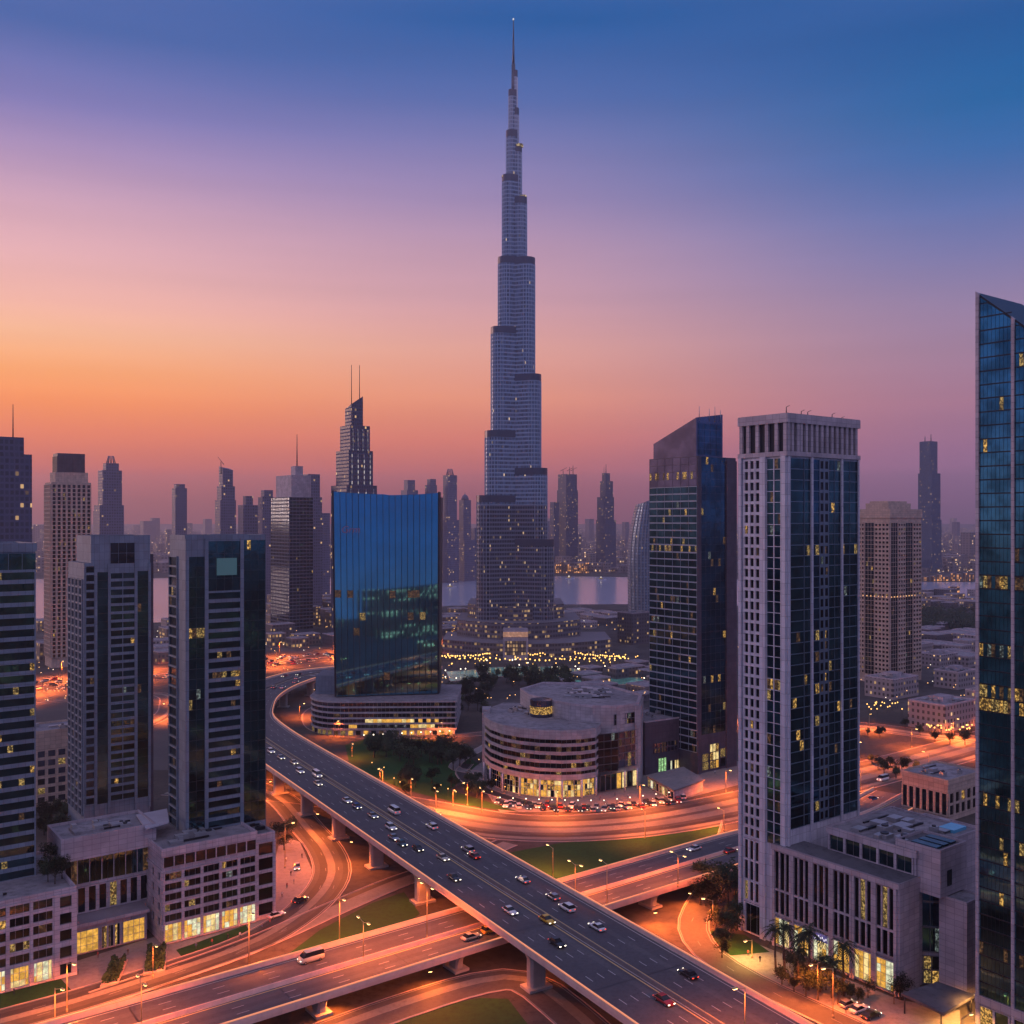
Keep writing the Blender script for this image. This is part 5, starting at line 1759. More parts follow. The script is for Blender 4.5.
def tower(name, label, Y, tiers, m, cat='tower', ratio=.9, masts=(), cap=None, group=None, slant=0, base=0.0):
    """tiers: (px0, px1, top row) from the ground up; each tier a part of the tower"""
    c, a, b = sqfoot(tiers[0][0], tiers[0][1], Y, ratio)
    T = thing(name, label, cat, (c[0], c[1], 0), group)
    z = base
    for i, tr in enumerate(tiers):
        yy = Y + i * .6
        cc, aa, bb = sqfoot(tr[0], tr[1], yy + (0 if i == 0 else a * .02), ratio)
        zt = Zat(tr[2], yy)
        if i:
            # keep upper tiers over the lower one
            sh = (a - aa) * .35
            cc2, aa, bb = sqfoot(tr[0], tr[1], Y + sh, ratio)
            cc = cc2
            zt = Zat(tr[2], Y + sh)
        mb = MB()
        fp = quad(cc, aa, bb)
        if i == len(tiers) - 1 and slant:
            zs = {fp[0]: zt - slant * .5, fp[1]: zt - (slant if slant > 0 else 0), fp[2]: zt - slant * .5, fp[3]: zt - (0 if slant > 0 else -slant)}
            mb.loft([[(*p, z) for p in fp], [(*p, zs[p]) for p in fp]])
        else:
            mb.prism(fp, z, zt)
        mb.build('wall' if i == 0 else 'setback', M[m], T)
        z = zt - .01
    if cap:
        cm = MB(); cx = v2(cc) + v2(U) * aa / 2 + v2(V) * bb / 2
        rr = min(aa, bb) * .48
        if cap == 'dome':
            n = 12
            cm.loft([[(cx.x + rr * s * math.cos(k / n * 6.2832), cx.y + rr * s * math.sin(k / n * 6.2832), z + rr * h) for k in range(n)] for s, h in ((1, 0), (.92, .5), (.7, 1.0), (.35, 1.35), (.1, 1.5))], 0, True, True)
            cm.tube((cx.x, cx.y, z + rr * 1.4), (cx.x, cx.y, z + rr * 2.1), rr * .08, rr * .03, 6)
        elif cap == 'box':
            q = along(along(cc, U, aa * .25), V, bb * .25)
            cm.gbox(q, aa * .5, bb * .5, z, z + rr * .7)
        elif cap == 'ring':
            for k in range(10):
                t = k / 10 * 6.2832
                cm.tube((cx.x + rr * .8 * math.cos(t), cx.y + rr * .8 * math.sin(t), z), (cx.x + rr * .45 * math.cos(t), cx.y + rr * .45 * math.sin(t), z + rr * 1.4), rr * .09, rr * .07, 5)
        cm.build('crown', M[m], T)
    for px, yt, r0 in masts:
        am = MB(); x = Xat(px, Y + a * .5); am.tube((x, Y + a * .5, z - 8), (x, Y + a * .5, Zat(yt, Y + a * .5)), r0, r0 * .35, 6); am.build('mast', M['darkmetal'], T)
    for s_ in ():
        pass
    return T, cc, aa, bb, z


# left skyline
tower('skyscraper', 'blue grey slab tower with a single tall mast, cut by the frame edge', 560, [(-18, 32, 453), (-14, 24, 436)], 'far_blue', masts=((13, 404, .5),), ratio=.7)
T = bldg('residential_tower', 'tall ribbed brown grey residential tower with a dark square crown', 'tower', (Xat(66, 810), 810))
c, a, b = sqfoot(45, 91, 810, .75)
w = MB(); w.prism(quad(c, a, b), 0, Zat(482, 810))
c2, a2, b2_ = sqfoot(50, 88, 814, .75); w.prism(quad(c2, a2, b2_), Zat(482, 810), Zat(472, 814))
zt = Zat(484, 810)
Lf = along(c, V, b)
facade(T, w, Lf, c, 8, zt, 42, 6, 1.5, .8, .9, 'black', .04, 'strip')
facade(T, w, c, along(c, U, a), 8, zt, 42, 8, 1.5, .8, .9, 'black', .06, 'strip', rows={35: .3, 31: .3})
w.build('wall', M['beige'], T)
c3, a3, b3 = sqfoot(53, 85, 817, .75); cm = MB(); cm.prism(quad(c3, a3, b3), Zat(473, 814), Zat(453, 817))
for t in range(6):
    q = along(along(c3, U, a3 * t / 5.4), (U[1], -U[0]), .5); cm.gbox(q, 1.2, 1, Zat(473, 814), Zat(456, 817))
    q = along(along(c3, V, b3 * t / 5.4), (-U[0], -U[1]), .5); cm.gbox(q, 1, 1.2, Zat(473, 814), Zat(456, 817))
cm.build('crown', M['brownclad'], T)
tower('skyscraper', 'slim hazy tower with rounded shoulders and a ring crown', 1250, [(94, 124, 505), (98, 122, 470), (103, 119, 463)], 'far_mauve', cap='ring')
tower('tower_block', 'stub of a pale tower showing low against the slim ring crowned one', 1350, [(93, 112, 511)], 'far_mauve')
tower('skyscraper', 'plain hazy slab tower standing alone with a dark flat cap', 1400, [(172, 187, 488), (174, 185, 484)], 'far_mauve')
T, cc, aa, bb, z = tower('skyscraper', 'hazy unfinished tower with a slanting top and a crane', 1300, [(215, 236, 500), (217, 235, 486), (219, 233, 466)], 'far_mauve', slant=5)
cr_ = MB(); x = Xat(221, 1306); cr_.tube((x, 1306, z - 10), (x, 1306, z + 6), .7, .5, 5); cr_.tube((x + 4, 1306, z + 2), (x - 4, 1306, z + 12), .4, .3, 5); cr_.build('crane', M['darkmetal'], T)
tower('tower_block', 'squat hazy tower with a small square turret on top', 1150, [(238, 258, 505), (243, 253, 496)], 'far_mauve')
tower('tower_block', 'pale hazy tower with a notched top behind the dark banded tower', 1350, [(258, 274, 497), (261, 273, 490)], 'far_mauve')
# dark banded tower
T = bldg('office_tower', 'dark banded tower with a broad mauve cap and a tall mast, beyond the ramp', 'tower', (Xat(292, 1050), 1050))
c, a, b = sqfoot(271, 313, 1050, 1.75)
w = MB(); z0 = Zat(497, 1050); w.prism(quad(c, a, b), 0, z0)
Lf = along(c, V, b)
facade(T, w, Lf, c, 4, z0, 38, 12, .3, 1.3, .5, 'dark', .03, 'band', litw=(1, 1, 6, 1))
facade(T, w, c, along(c, U, a), 4, z0, 38, 7, .3, 1.0, .3, 'navy', .02, 'band', litw=(1, 1, 6, 1))
w.build('wall', stone('dusk_cladding', (.13, .14, .18), .1, .2, .8, .1), T)
c2, a2, b2_ = sqfoot(276, 311, 1056, 1.75); cm = MB(); cm.prism(quad(c2, a2, b2_), z0, Zat(475, 1056)); cm.build('crown', M['mauve'], T)
c3, a3, b3 = sqfoot(291, 303, 1066, 1.2); cm = MB(); cm.prism(quad(c3, a3, b3), Zat(475, 1056), Zat(466, 1066)); cm.build('turret', M['mauve'], T)
am = MB(); x = Xat(297, 1070); am.tube((x, 1070, Zat(466, 1066)), (x, 1070, Zat(434, 1070)), .8, .3, 6); am.build('mast', M['darkmetal'], T)
tower('skyscraper', 'pale stepped tower rising just behind the mauve cap of the banded tower', 1200, [(300, 322, 497), (303, 320, 474)], 'far_mauve')
tower('tower_block', 'low hazy tower between the banded tower and the twin spire tower', 1500, [(314, 330, 513)], 'far_mauve')
tower('tower_block', 'lower pale tower with a lit side, tucked against the stepped tower behind the mauve cap', 1450, [(304, 322, 513)], 'far_mauve')
# twin spire tower
T = bldg('twin_spire_tower', 'slim stepped tower with a curved sloping crown and twin spires, behind the blue mirror tower', 'tower', (Xat(354, 1010), 1010))
Y = 1010.0
lev = [(331, 377, 485), (336, 373, 450), (340, 370, 425), (345, 363, 408)]
z = 0
for i, (p0, p1, yt) in enumerate(lev):
    c, a, b = sqfoot(p0, p1, Y + i * 3, 1.0)
    mb = MB(); zt = Zat(yt, Y + i * 3)
    if i < 3:
        mb.prism(quad(c, a, b), z, zt)
    else:
        fp = quad(c, a, b)
        mb.loft([[(*p, z) for p in fp], [(*fp[0], zt + 4), (*fp[1], zt + 13), (*fp[2], zt + 9), (*fp[3], zt)]])
    mb.build('wall' if i == 0 else ('setback' if i < 3 else 'crown'), M['far_blue'], T)
    if i < 3:
        for k in range(4):
            ln = MB(); q = along(along(c, U, a * (.12 + .25 * k)), (U[1], -U[0]), .3); ln.gbox(q, .9, .5, max(z, zt - 44), zt - 4); ln.build('light_strip', punched('strip_lights' + str(i) + str(k), (.3, .3, .35), (.3, .3, .3), 20, 5.5, 0, .45, .9, (1, .9, .8), .55), T)
    z = zt - .02
for px, r_ in ((351.5, .55), (359.5, .55)):
    am = MB(); x = Xat(px, Y + 18); am.tube((x, Y + 18, Zat(412, Y)), (x, Y + 18, Zat(365, Y + 18)), r_, .3, 6); am.build('spire', M['darkmetal'], T)
# between mirror tower and the needle
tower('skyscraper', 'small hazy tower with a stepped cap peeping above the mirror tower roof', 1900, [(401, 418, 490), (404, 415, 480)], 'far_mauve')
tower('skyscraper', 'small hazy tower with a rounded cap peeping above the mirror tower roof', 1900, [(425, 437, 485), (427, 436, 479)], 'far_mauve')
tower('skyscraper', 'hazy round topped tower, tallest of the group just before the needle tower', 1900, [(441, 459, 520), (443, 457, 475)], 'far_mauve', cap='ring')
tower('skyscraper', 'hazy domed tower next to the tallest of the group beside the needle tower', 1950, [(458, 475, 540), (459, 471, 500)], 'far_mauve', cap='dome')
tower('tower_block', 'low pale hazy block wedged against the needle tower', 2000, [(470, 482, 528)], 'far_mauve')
# right of the needle
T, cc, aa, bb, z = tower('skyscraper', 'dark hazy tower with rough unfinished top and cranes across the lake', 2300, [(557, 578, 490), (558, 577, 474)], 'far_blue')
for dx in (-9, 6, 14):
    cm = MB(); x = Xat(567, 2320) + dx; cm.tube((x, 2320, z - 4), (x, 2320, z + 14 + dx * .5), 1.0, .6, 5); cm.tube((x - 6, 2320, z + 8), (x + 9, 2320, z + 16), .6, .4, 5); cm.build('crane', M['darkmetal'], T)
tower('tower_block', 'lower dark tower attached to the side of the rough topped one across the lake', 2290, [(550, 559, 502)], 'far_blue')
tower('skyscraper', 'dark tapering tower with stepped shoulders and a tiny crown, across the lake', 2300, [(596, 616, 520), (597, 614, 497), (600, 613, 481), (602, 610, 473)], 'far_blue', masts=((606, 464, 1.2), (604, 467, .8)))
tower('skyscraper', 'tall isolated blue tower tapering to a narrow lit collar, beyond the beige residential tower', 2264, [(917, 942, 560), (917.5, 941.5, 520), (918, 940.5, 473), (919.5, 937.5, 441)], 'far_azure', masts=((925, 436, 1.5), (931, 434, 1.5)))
# sail shaped tower
T = bldg('sail_tower', 'curved sail shaped glass tower with bright vertical ribs, half hidden by the raked dark tower', 'tower', (Xat(645, 1250), 1250))
Y = 1250.0
rings = []
for f in [k / 14 for k in range(15)]:
    z = f * Zat(504, Y)
    xl = 630.5 + 1.2 * (1 - f) - 0 + (9.0 * max(0, f - .45) ** 2 / .3)
    x0, x1 = Xat(xl, Y), Xat(656, Y)
    rings.append([(x0 + (x1 - x0) * s, Y + 14 * (1 - math.sin(s * math.pi)) - 6, z + (8 * s if f == 1 else 0)) for s in [j / 8 for j in range(9)]] + [(x1, Y + 40, z), (x0, Y + 40, z)])
mb = MB(); mb.loft(rings, 0, True, False); mb.build('curtain_wall', M['far_glass'], T)
for j in range(0, 9):
    rb = MB()
    rb.loft([[(r[j][0] - .5, r[j][1] - .9, r[j][2]), (r[j][0] + .5, r[j][1] - .9, r[j][2]), (r[j][0] + .5, r[j][1] + .3, r[j][2]), (r[j][0] - .5, r[j][1] + .3, r[j][2])] for r in rings]); rb.build('rib', M['metal'], T)

# ================================================================== the needle tower: three stepped wings of round-ended tubes round a core
YN = 935.0
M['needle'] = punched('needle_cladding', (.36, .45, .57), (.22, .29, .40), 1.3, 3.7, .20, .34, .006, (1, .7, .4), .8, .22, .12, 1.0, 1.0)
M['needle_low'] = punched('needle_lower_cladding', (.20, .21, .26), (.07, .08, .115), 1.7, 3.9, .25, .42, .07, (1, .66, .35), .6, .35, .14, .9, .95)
M['needle_fin'] = paint('needle_fin', (.55, .56, .60), .3, 1.0)
M['needle_cap'] = paint('needle_cap', (.12, .12, .15), .35, .8)
T = bldg('needle_tower', 'immensely tall stepped needle tower of steel and glass tapering to a spire', 'skyscraper', (Xat(515, YN), YN))
xc = Xat(515, YN)


def tubeform(cx, cy, r, z0, z1, ang, ln, nm, m, n=22):
    """round-ended bar: from the core outwards along ang for ln metres, end radius r"""
    ca, sa = math.cos(ang), math.sin(ang)
    poly = []
    for k in range(n + 1):
        t = -math.pi / 2 + k / n * math.pi
        lx, ly = ln + r * math.cos(t), r * math.sin(t)
        poly.append((cx + lx * ca - ly * sa, cy + lx * sa + ly * ca))
    poly += [(cx - r * sa * 1, cy + r * ca * 1), (cx + r * sa, cy - r * ca)]
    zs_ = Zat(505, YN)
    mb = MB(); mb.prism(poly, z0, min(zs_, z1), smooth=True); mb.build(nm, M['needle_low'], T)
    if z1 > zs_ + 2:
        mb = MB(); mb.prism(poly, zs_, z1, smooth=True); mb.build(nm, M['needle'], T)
    fn = MB()
    for k in range(1, n, 2):
        t = -math.pi / 2 + k / n * math.pi
        lx, ly = ln + (r + .12) * math.cos(t), (r + .12) * math.sin(t)
        fx, fy = cx + lx * ca - ly * sa, cy + lx * sa + ly * ca
        fn.abox(fx - .16, fy - .16, z0, fx + .16, fy + .16, z1 - 5.5)
    fn.build('fin', M['needle_fin'], T)
    cp = MB(); cen_ = Vector((sum(p[0] for p in poly) / len(poly), sum(p[1] for p in poly) / len(poly), 0))
    big = [((v2(p) - cen_) * 1.02 + cen_)[:2] for p in poly]
    if z1 - z0 > 30:
        cp.prism(big, z1 - 5, z1 + 1.2); cp.build('parapet', M['needle_cap'], T)


S_ = YN / F
aL, aR, aB = math.pi + .42, -.42, math.pi / 2
# (edge px, top row, radius m)
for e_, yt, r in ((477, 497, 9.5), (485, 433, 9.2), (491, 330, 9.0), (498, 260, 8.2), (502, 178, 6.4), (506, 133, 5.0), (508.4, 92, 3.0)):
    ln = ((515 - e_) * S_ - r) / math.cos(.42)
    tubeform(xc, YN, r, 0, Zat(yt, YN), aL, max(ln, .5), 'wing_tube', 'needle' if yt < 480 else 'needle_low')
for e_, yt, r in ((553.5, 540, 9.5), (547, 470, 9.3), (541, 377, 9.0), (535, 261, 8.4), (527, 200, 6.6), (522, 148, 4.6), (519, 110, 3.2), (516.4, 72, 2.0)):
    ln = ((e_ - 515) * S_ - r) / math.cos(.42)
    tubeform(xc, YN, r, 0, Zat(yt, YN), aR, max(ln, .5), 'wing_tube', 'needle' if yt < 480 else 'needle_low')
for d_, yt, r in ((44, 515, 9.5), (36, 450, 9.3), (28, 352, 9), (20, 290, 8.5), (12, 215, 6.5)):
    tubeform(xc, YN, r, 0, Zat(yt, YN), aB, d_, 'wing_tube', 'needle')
xs = Xat(513.4, YN)
for z0, z1, r0, r1 in ((Zat(110, YN), Zat(64, YN), 2.2, 1.7), (Zat(66, YN), Zat(40, YN), 1.25, .8), (Zat(41, YN), Zat(20, YN), .7, .4)):
    mb = MB(); mb.tube((xs, YN, z0), (xs, YN, z1), r0, r1, 10); mb.build('spire', M['needle_cap'], T)
mb = MB(); mb.tube((xs, YN, Zat(20, YN)), (xs, YN, Zat(20, YN) + 1.6), .8, .5, 8); mb.build('beacon', glow('beacon', (1, .9, .85), .8), T)
for e_, yt in ((523, 198), (519.5, 147), (505.5, 178)):
    mb = MB(); x = Xat(e_, YN)
    mb.loft([[(x + 3.6 * math.cos(t), YN - 3 + 4.2 * math.sin(t), z) for t in [k / 12 * 6.2832 for k in range(12)]] for z in (Zat(yt, YN) - 1.0, Zat(yt, YN) + 1.0)], 0, True, True); mb.build('terrace_light', litmat('terrace_glow' + str(int(e_)), (1, .75, .4), .7, .4), T)

# terraced base around the needle
T = bldg('terraced_podium', 'dark terraced podium with lit window bands around the foot of the needle tower', 'building', (xc, YN - 40))
for p0, p1, yt, dy, dep in ((440, 615, 641, -72, 60), (455, 583, 621, -46, 70), (466, 566, 605, -22, 70)):
    y = YN + dy
    mb = MB(); n = 14; poly = []
    for k in range(n + 1):
        t = k / n; s = 2 * t - 1
        poly.append((Xat(p0 + (p1 - p0) * t, y), y + 34 * s * s))
    poly += [(poly[-1][0], y + dep + 34), (poly[0][0], y + dep + 34)]
    mb.prism(poly, 0, Zat(yt, y + 20)); mb.build('tier', M['podium_' + str(yt)] if 'podium_' + str(yt) in M else M.setdefault('podium_' + str(yt), punched('podium_' + str(yt), (.16, .145, .165), (.035, .035, .045), 3.0, 4.2, .25, .5, .30, (1, .60, .26), .55)), T)
mb = MB(); y = YN - 80; mb.abox(Xat(503, y), y, 0, Xat(528, y), y + 20, Zat(630, y)); mb.build('entrance_block', M['mauve'], T)
mb = MB(); mb.abox(Xat(503, y), y - .4, Zat(637, y), Xat(528, y), y - .05, Zat(632, y)); mb.build('light_band', litmat('pink_band', (1, .50, .34), .55, .3, .6), T)
mb = MB(); mb.abox(Xat(505, y), y - .4, Zat(655, y), Xat(526, y), y - .05, Zat(641, y)); mb.build('entrance_glazing', punched('entrance_grid', (.1, .08, .08), (.2, .15, .1), 2.4, 3.4, .3, .3, .5, (1, .6, .25), .8), T)

# ================================================================== low buildings
def low(px, py, wpx, h, m, label, group=None, ratio=.8, name='low_building', roofm='roof', cat='building', units=0, cap=False):
    x, y = G(px, py)
    a = wpx * y / F / 1.35
    c = (x, y)
    T = thing(name, label, cat, (c[0], c[1], 0), group)
    mb = MB(); fp = quad(c, a, a * ratio); mb.prism(fp, 0, h); mb.build('wall', M[m], T)
    r = MB(); cen_ = v2(c) + v2(U) * a / 2 + v2(V) * a * ratio / 2
    ins = [((v2(p) - cen_) * .94 + cen_)[:2] for p in fp]
    for i in range(4):
        A1, A2, B1, B2 = fp[i - 1], fp[i], ins[i - 1], ins[i]
        r.face([(*A1, h), (*A2, h), (*A2, h + .8), (*A1, h + .8)]); r.face([(*A1, h + .8), (*A2, h + .8), (*B2, h + .8), (*B1, h + .8)]); r.face([(*B2, h), (*B1, h), (*B1, h + .8), (*B2, h + .8)])
    r.build('parapet', M['pinkstone'] if 'pale' in m else M['mauve'], T)
    r = MB(); r.prism(ins, h, h + .06); r.build('roof', M[roofm], T)
    if units:
        roof_units(T, fp, h + .06, units, int(px * 7 + py), a * .22)
    if cap:
        q = along(along(c, U, a * .3), V, a * ratio * .3); mb = MB(); mb.gbox(q, a * .35, a * ratio * .35, h, h + 3.2); mb.build('stair_head', M['mauve'], T)
    return T


def clash(x, y, taken, d):
    return any((x - a) ** 2 + (y - b) ** 2 < (d + e) ** 2 for a, b, e in taken)


for px, py, wp, h, lab in ((893, 700, 62, 13, 'long pale three storey building directly in front of the beige residential tower'),
                           (945, 733, 78, 15, 'pink three storey villa block with rows of windows along the orange road'),
                           (958, 690, 50, 12, 'pale courtyard building behind the pink villa block'),
                           (985, 712, 40, 12, 'pale villa half hidden by the frame edge tower beside the orange road'),
                           (940, 668, 44, 10, 'low pale villa with a large flat roof behind the courtyard building')):
    low(px, py, wp, h, 'low_pale', lab, None, .7, 'villa', units=7, cap=True)
taken = [(Xat(66, 790), 790, 45), (Xat(292, 1060), 1065, 45), (Xat(354, 1020), 1020, 40), (xc, YN, 130), (Xat(386, 585), 585, 75), (Xat(893, 745), 745, 40), (Xat(645, 1265), 1265, 45), (87, 490, 45)]


def field(n, pxr, pyr, hr, wr, mats_, label, group, roofm='roof', units=0, keep=None):
    k = 0
    for _ in range(n * 12):
        if k >= n:
            break
        px, py = random.uniform(*pxr), random.uniform(*pyr)
        x, y = G(px, py)
        wm = random.uniform(*wr)
        if clash(x, y + wm * .5, taken, wm * .55):
            continue
        bad = False
        for path, w_, _l in GROUND_ROADS:
            if min((p.x - x) ** 2 + (p.y - (y + wm * .5)) ** 2 for p, _n, _q in path) < (w_ / 2 + wm * .85) ** 2:
                bad = True; break
        if bad:
            continue
        taken.append((x, y + wm * .5, wm * .55))
        low(px, py, wm * 1.35 * F / y, random.uniform(*hr), random.choice(mats_), label, group, random.uniform(.6, 1.0), units=units)
        k += 1


field(34, (266, 336), (604, 650), (8, 22), (14, 30), ['low_lit', 'low_dark', 'low_lit'], 'small lit block in the old quarter between the far highway and the lake', 'blocks in the quarter by the far highway')
field(14, (30, 170), (628, 668), (7, 16), (18, 34), ['low_pale', 'low_lit'], 'pale low block in the quarter glimpsed between the dark towers', 'low blocks glimpsed between the dark towers')
field(14, (440, 480), (614, 640), (5, 10), (14, 26), ['low_dark', 'low_lit'], 'low block on the lake shore beside the terraced podium', 'low blocks on the near lake shore')
field(16, (560, 650), (614, 630), (4, 8), (16, 34), ['low_pale', 'low_dark', 'low_pale'], 'pale market block with a flat roof on the lake shore behind the terraced podium', 'market blocks behind the terraced podium')
field(8, (612, 652), (636, 652), (10, 20), (20, 34), ['low_dark'], 'dark block at the foot of the sail shaped tower', 'dark blocks by the sail shaped tower')
field(16, (560, 660), (672, 704), (4, 8), (12, 22), ['low_dark', 'low_lit'], 'small lit pavilion among the trees behind the curved office block', 'pavilions behind the curved office block', 'roofdark')
field(26, (918, 1010), (634, 668), (6, 11), (18, 34), ['low_pale', 'low_pale', 'low_dark'], 'flat roofed villa in the pale district beyond the pink villa block', 'villas in the pale district')
field(20, (912, 1000), (597, 610), (6, 12), (18, 36), ['low_lit', 'low_dark', 'low_pale'], 'small block on the shore of the far water beside the isolated blue tower', 'blocks on the far water shore')
low(632, 645, 36, 30, 'low_dark', 'dark box of a building with a lit ledge next to the sail shaped tower', None, .8, 'office_block', 'roofdark', units=5)

# warehouses along the far quay, lit orange
for k in range(16):
    px = (441 + k * 5.2) if k < 8 else (551 + (k - 8) * 5)
    low(px, 573.5, 5.2, random.uniform(10, 26), 'quay', 'orange lit shed on the far quay of the lake', 'sheds on the far quay', .6)
for k in range(12):
    low(920 + k * 6.5, 581.5, 6, random.uniform(8, 18), 'quay', 'orange lit shed on the far shore near the isolated blue tower', 'sheds on the far shore', .6)
low(955, 596, 12, 14, 'quay', 'glowing orange pavilion on the spit in the far water', None, .8)

# far city beyond the water: too many roofs to count
M['far_city'] = punched('far_city', (.26, .21, .22), (.05, .05, .055), 9, 7, .5, .5, .16, (1, .62, .32), 1.6)
mb = MB()
rnd = random.Random(4)
for k in range(5200):
    y = 2260 + 7800 * rnd.random() ** 1.7
    x = rnd.uniform(-.62, .62) * y
    s = rnd.uniform(12, 34) * (1 + y / 9000)
    h = rnd.choice((6, 8, 9, 12, 14, 18, 26)) * (1 + y / 9000)
    if rnd.random() < .03:
        h *= 2.5
    mb.gbox((x, y), s, s * rnd.uniform(.5, 1), 0, h)
tag(mb.build('far_city', M['far_city']), kind='stuff')
mb = MB()
for k in range(420):
    x, y = rnd.uniform(-900, 900), -40 - 1400 * rnd.random()
    s = rnd.uniform(16, 34)
    mb.gbox((x, y), s, s * rnd.uniform(.5, 1), 0, rnd.choice((8, 12, 18, 26, 40, 60)) * (1.3 if y < -500 else .8))
tag(mb.build('city_blocks', punched('city_blocks', (.09, .08, .09), (.03, .03, .035), 6, 5, .4, .45, .22, (1, .7, .4), 2.2)), kind='stuff')
for k, (px, w_, yt, Y) in enumerate(((150, 10, 518, 5200), (44, 12, 516, 4200), (203, 9, 519, 6000), (585, 9, 519, 5200), (543, 10, 521, 3900), (990, 10, 520, 4200), (140, 16, 521, 5000), (622, 7, 522, 4600), (952, 8, 522, 5000))):
    tower('tower_block', 'faint tower dissolving in the haze on the horizon', Y, [(px, px + w_, yt)], 'far_mauve', group='faint towers on the horizon')

# lamps and lit windows of the districts, too many and too far to count
mb = MB()
for k in range(3600):
    y = 640 + 5200 * rnd.random() ** 1.5
    x = rnd.uniform(-.6, .6) * y
    if 1150 < y < 2200 or (abs(x - xc) < 130 and 800 < y < 1010):
        continue
    s = .22 + y * .00022
    mb.gbox((x, y), s, s, 4.5, 4.5 + s, 0 if rnd.random() < .75 else 1)
tag(mb.build('city_lights', [glow('far_amber', (1, .50, .16), 3.0), glow('far_white', (1, .85, .65), 3.0)]), kind='stuff')

# ================================================================== vegetation
def leafy(mb, rx, rz, z0, n, leaf, rnd, per=9, spread=.55):
    """crown of separate small leaves in clumps through an uneven volume"""
    lobes = [(rnd.uniform(-.45, .45) * rx, rnd.uniform(-.45, .45) * rx, z0 + rz * rnd.uniform(.25, .85), rnd.uniform(.45, .75)) for _ in range(6)]
    for k in range(n):
        lx, ly, lz, ls = rnd.choice(lobes)
        d = Vector((rnd.gauss(0, 1), rnd.gauss(0, 1), rnd.gauss(0, .8))).normalized() * rnd.random() ** .4
        c = Vector((lx + d.x * rx * ls, ly + d.y * rx * ls, lz + d.z * rz * ls * .6))
        for j in range(per):
            p = c + Vector((rnd.gauss(0, spread), rnd.gauss(0, spread), rnd.gauss(0, spread * .7)))
            a = Vector((rnd.gauss(0, 1), rnd.gauss(0, 1), rnd.gauss(0, .6))).normalized()
            b_ = a.orthogonal().normalized() * leaf * rnd.uniform(.5, 1.0)
            a = a * leaf * rnd.uniform(.7, 1.3)
            mb.face([(p - a)[:], (p - b_ * .6)[:], (p + a)[:], (p + b_ * .6)[:]])


def tree_proto(name, label, h, rx, leafm, seed):
    rnd = random.Random(seed)
    T = thing(name, label, 'tree', (0, 0, 0))
    tr = MB(); tr.tube((0, 0, -.1), (0, 0, h * .38), .28, .18, 8)
    for k in range(5):
        t = k / 5 * 6.2832 + rnd.random()
        tr.tube((0, 0, h * (.26 + .03 * k)), (math.cos(t) * rx * .55, math.sin(t) * rx * .55, h * (.55 + .05 * k)), .12, .04, 5)
    tr.build('trunk', M['bark'], T)
    cr = MB(); leafy(cr, rx, h * .62, h * .34, 120, .42, rnd, 9, .5); cr.build('crown', M[leafm], T)
    return T


def palm_proto(label, h, seed):
    rnd = random.Random(seed)
    T = thing('palm_tree', label, 'palm tree', (0, 0, 0))
    tr = MB()
    pts_ = [(0, 0, -.1), (.15, .05, h * .35), (.22, .1, h * .7), (.2, .12, h)]
    for a, b_ in zip(pts_, pts_[1:]):
        tr.tube(a, b_, .24 - .03 * pts_.index(a), .21 - .03 * pts_.index(a), 8)
    tr.build('trunk', M['bark'], T)
    cr = MB()
    for k in range(30):
        t = rnd.uniform(0, 6.2832); up = rnd.uniform(-.5, 1.15); L = rnd.uniform(2.3, 3.2)
        d = Vector((math.cos(t), math.sin(t), 0)); s = Vector((-d.y, d.x, 0))
        prev = Vector((.2, .12, h))
        for i in range(6):
            f = (i + 1) / 6
            p = Vector((.2, .12, h)) + d * L * f * math.cos(up * .6) + Vector((0, 0, L * (math.sin(up) * f - .75 * f * f)))
            wv = .5 * math.sin(math.pi * min(1, f * .9 + .08))
            for sg in (-1, 1):
                for q in (0.0, .5):
                    o = prev.lerp(p, q)
                    cr.face([o[:], prev.lerp(p, q + .42)[:], (prev.lerp(p, q + .5) + s * sg * wv + Vector((0, 0, -.28)))[:]])
            prev = p
    cr.build('crown', M['palmleaf'], T)
    return T


PT = [tree_proto('broadleaf_tree', '', 8.5, 3.8, 'leaf', 1), tree_proto('broadleaf_tree', '', 7.0, 3.4, 'leaf2', 2), tree_proto('broadleaf_tree', '', 10, 4.2, 'leaf', 3)]
PP = [palm_proto('', 6.5, 5), palm_proto('', 8.5, 6)]
USED = set()


def plant(protos, px, py, label, group=None, sc=(.8, 1.25), z=0.0, xy=None):
    i = random.randrange(len(protos))
    first = (id(protos), i) not in USED
    USED.add((id(protos), i))
    x, y = xy or G(px, py, z)
    return place(protos[i], first, (x, y, z), random.uniform(0, 6.28), label, group, random.uniform(*sc))


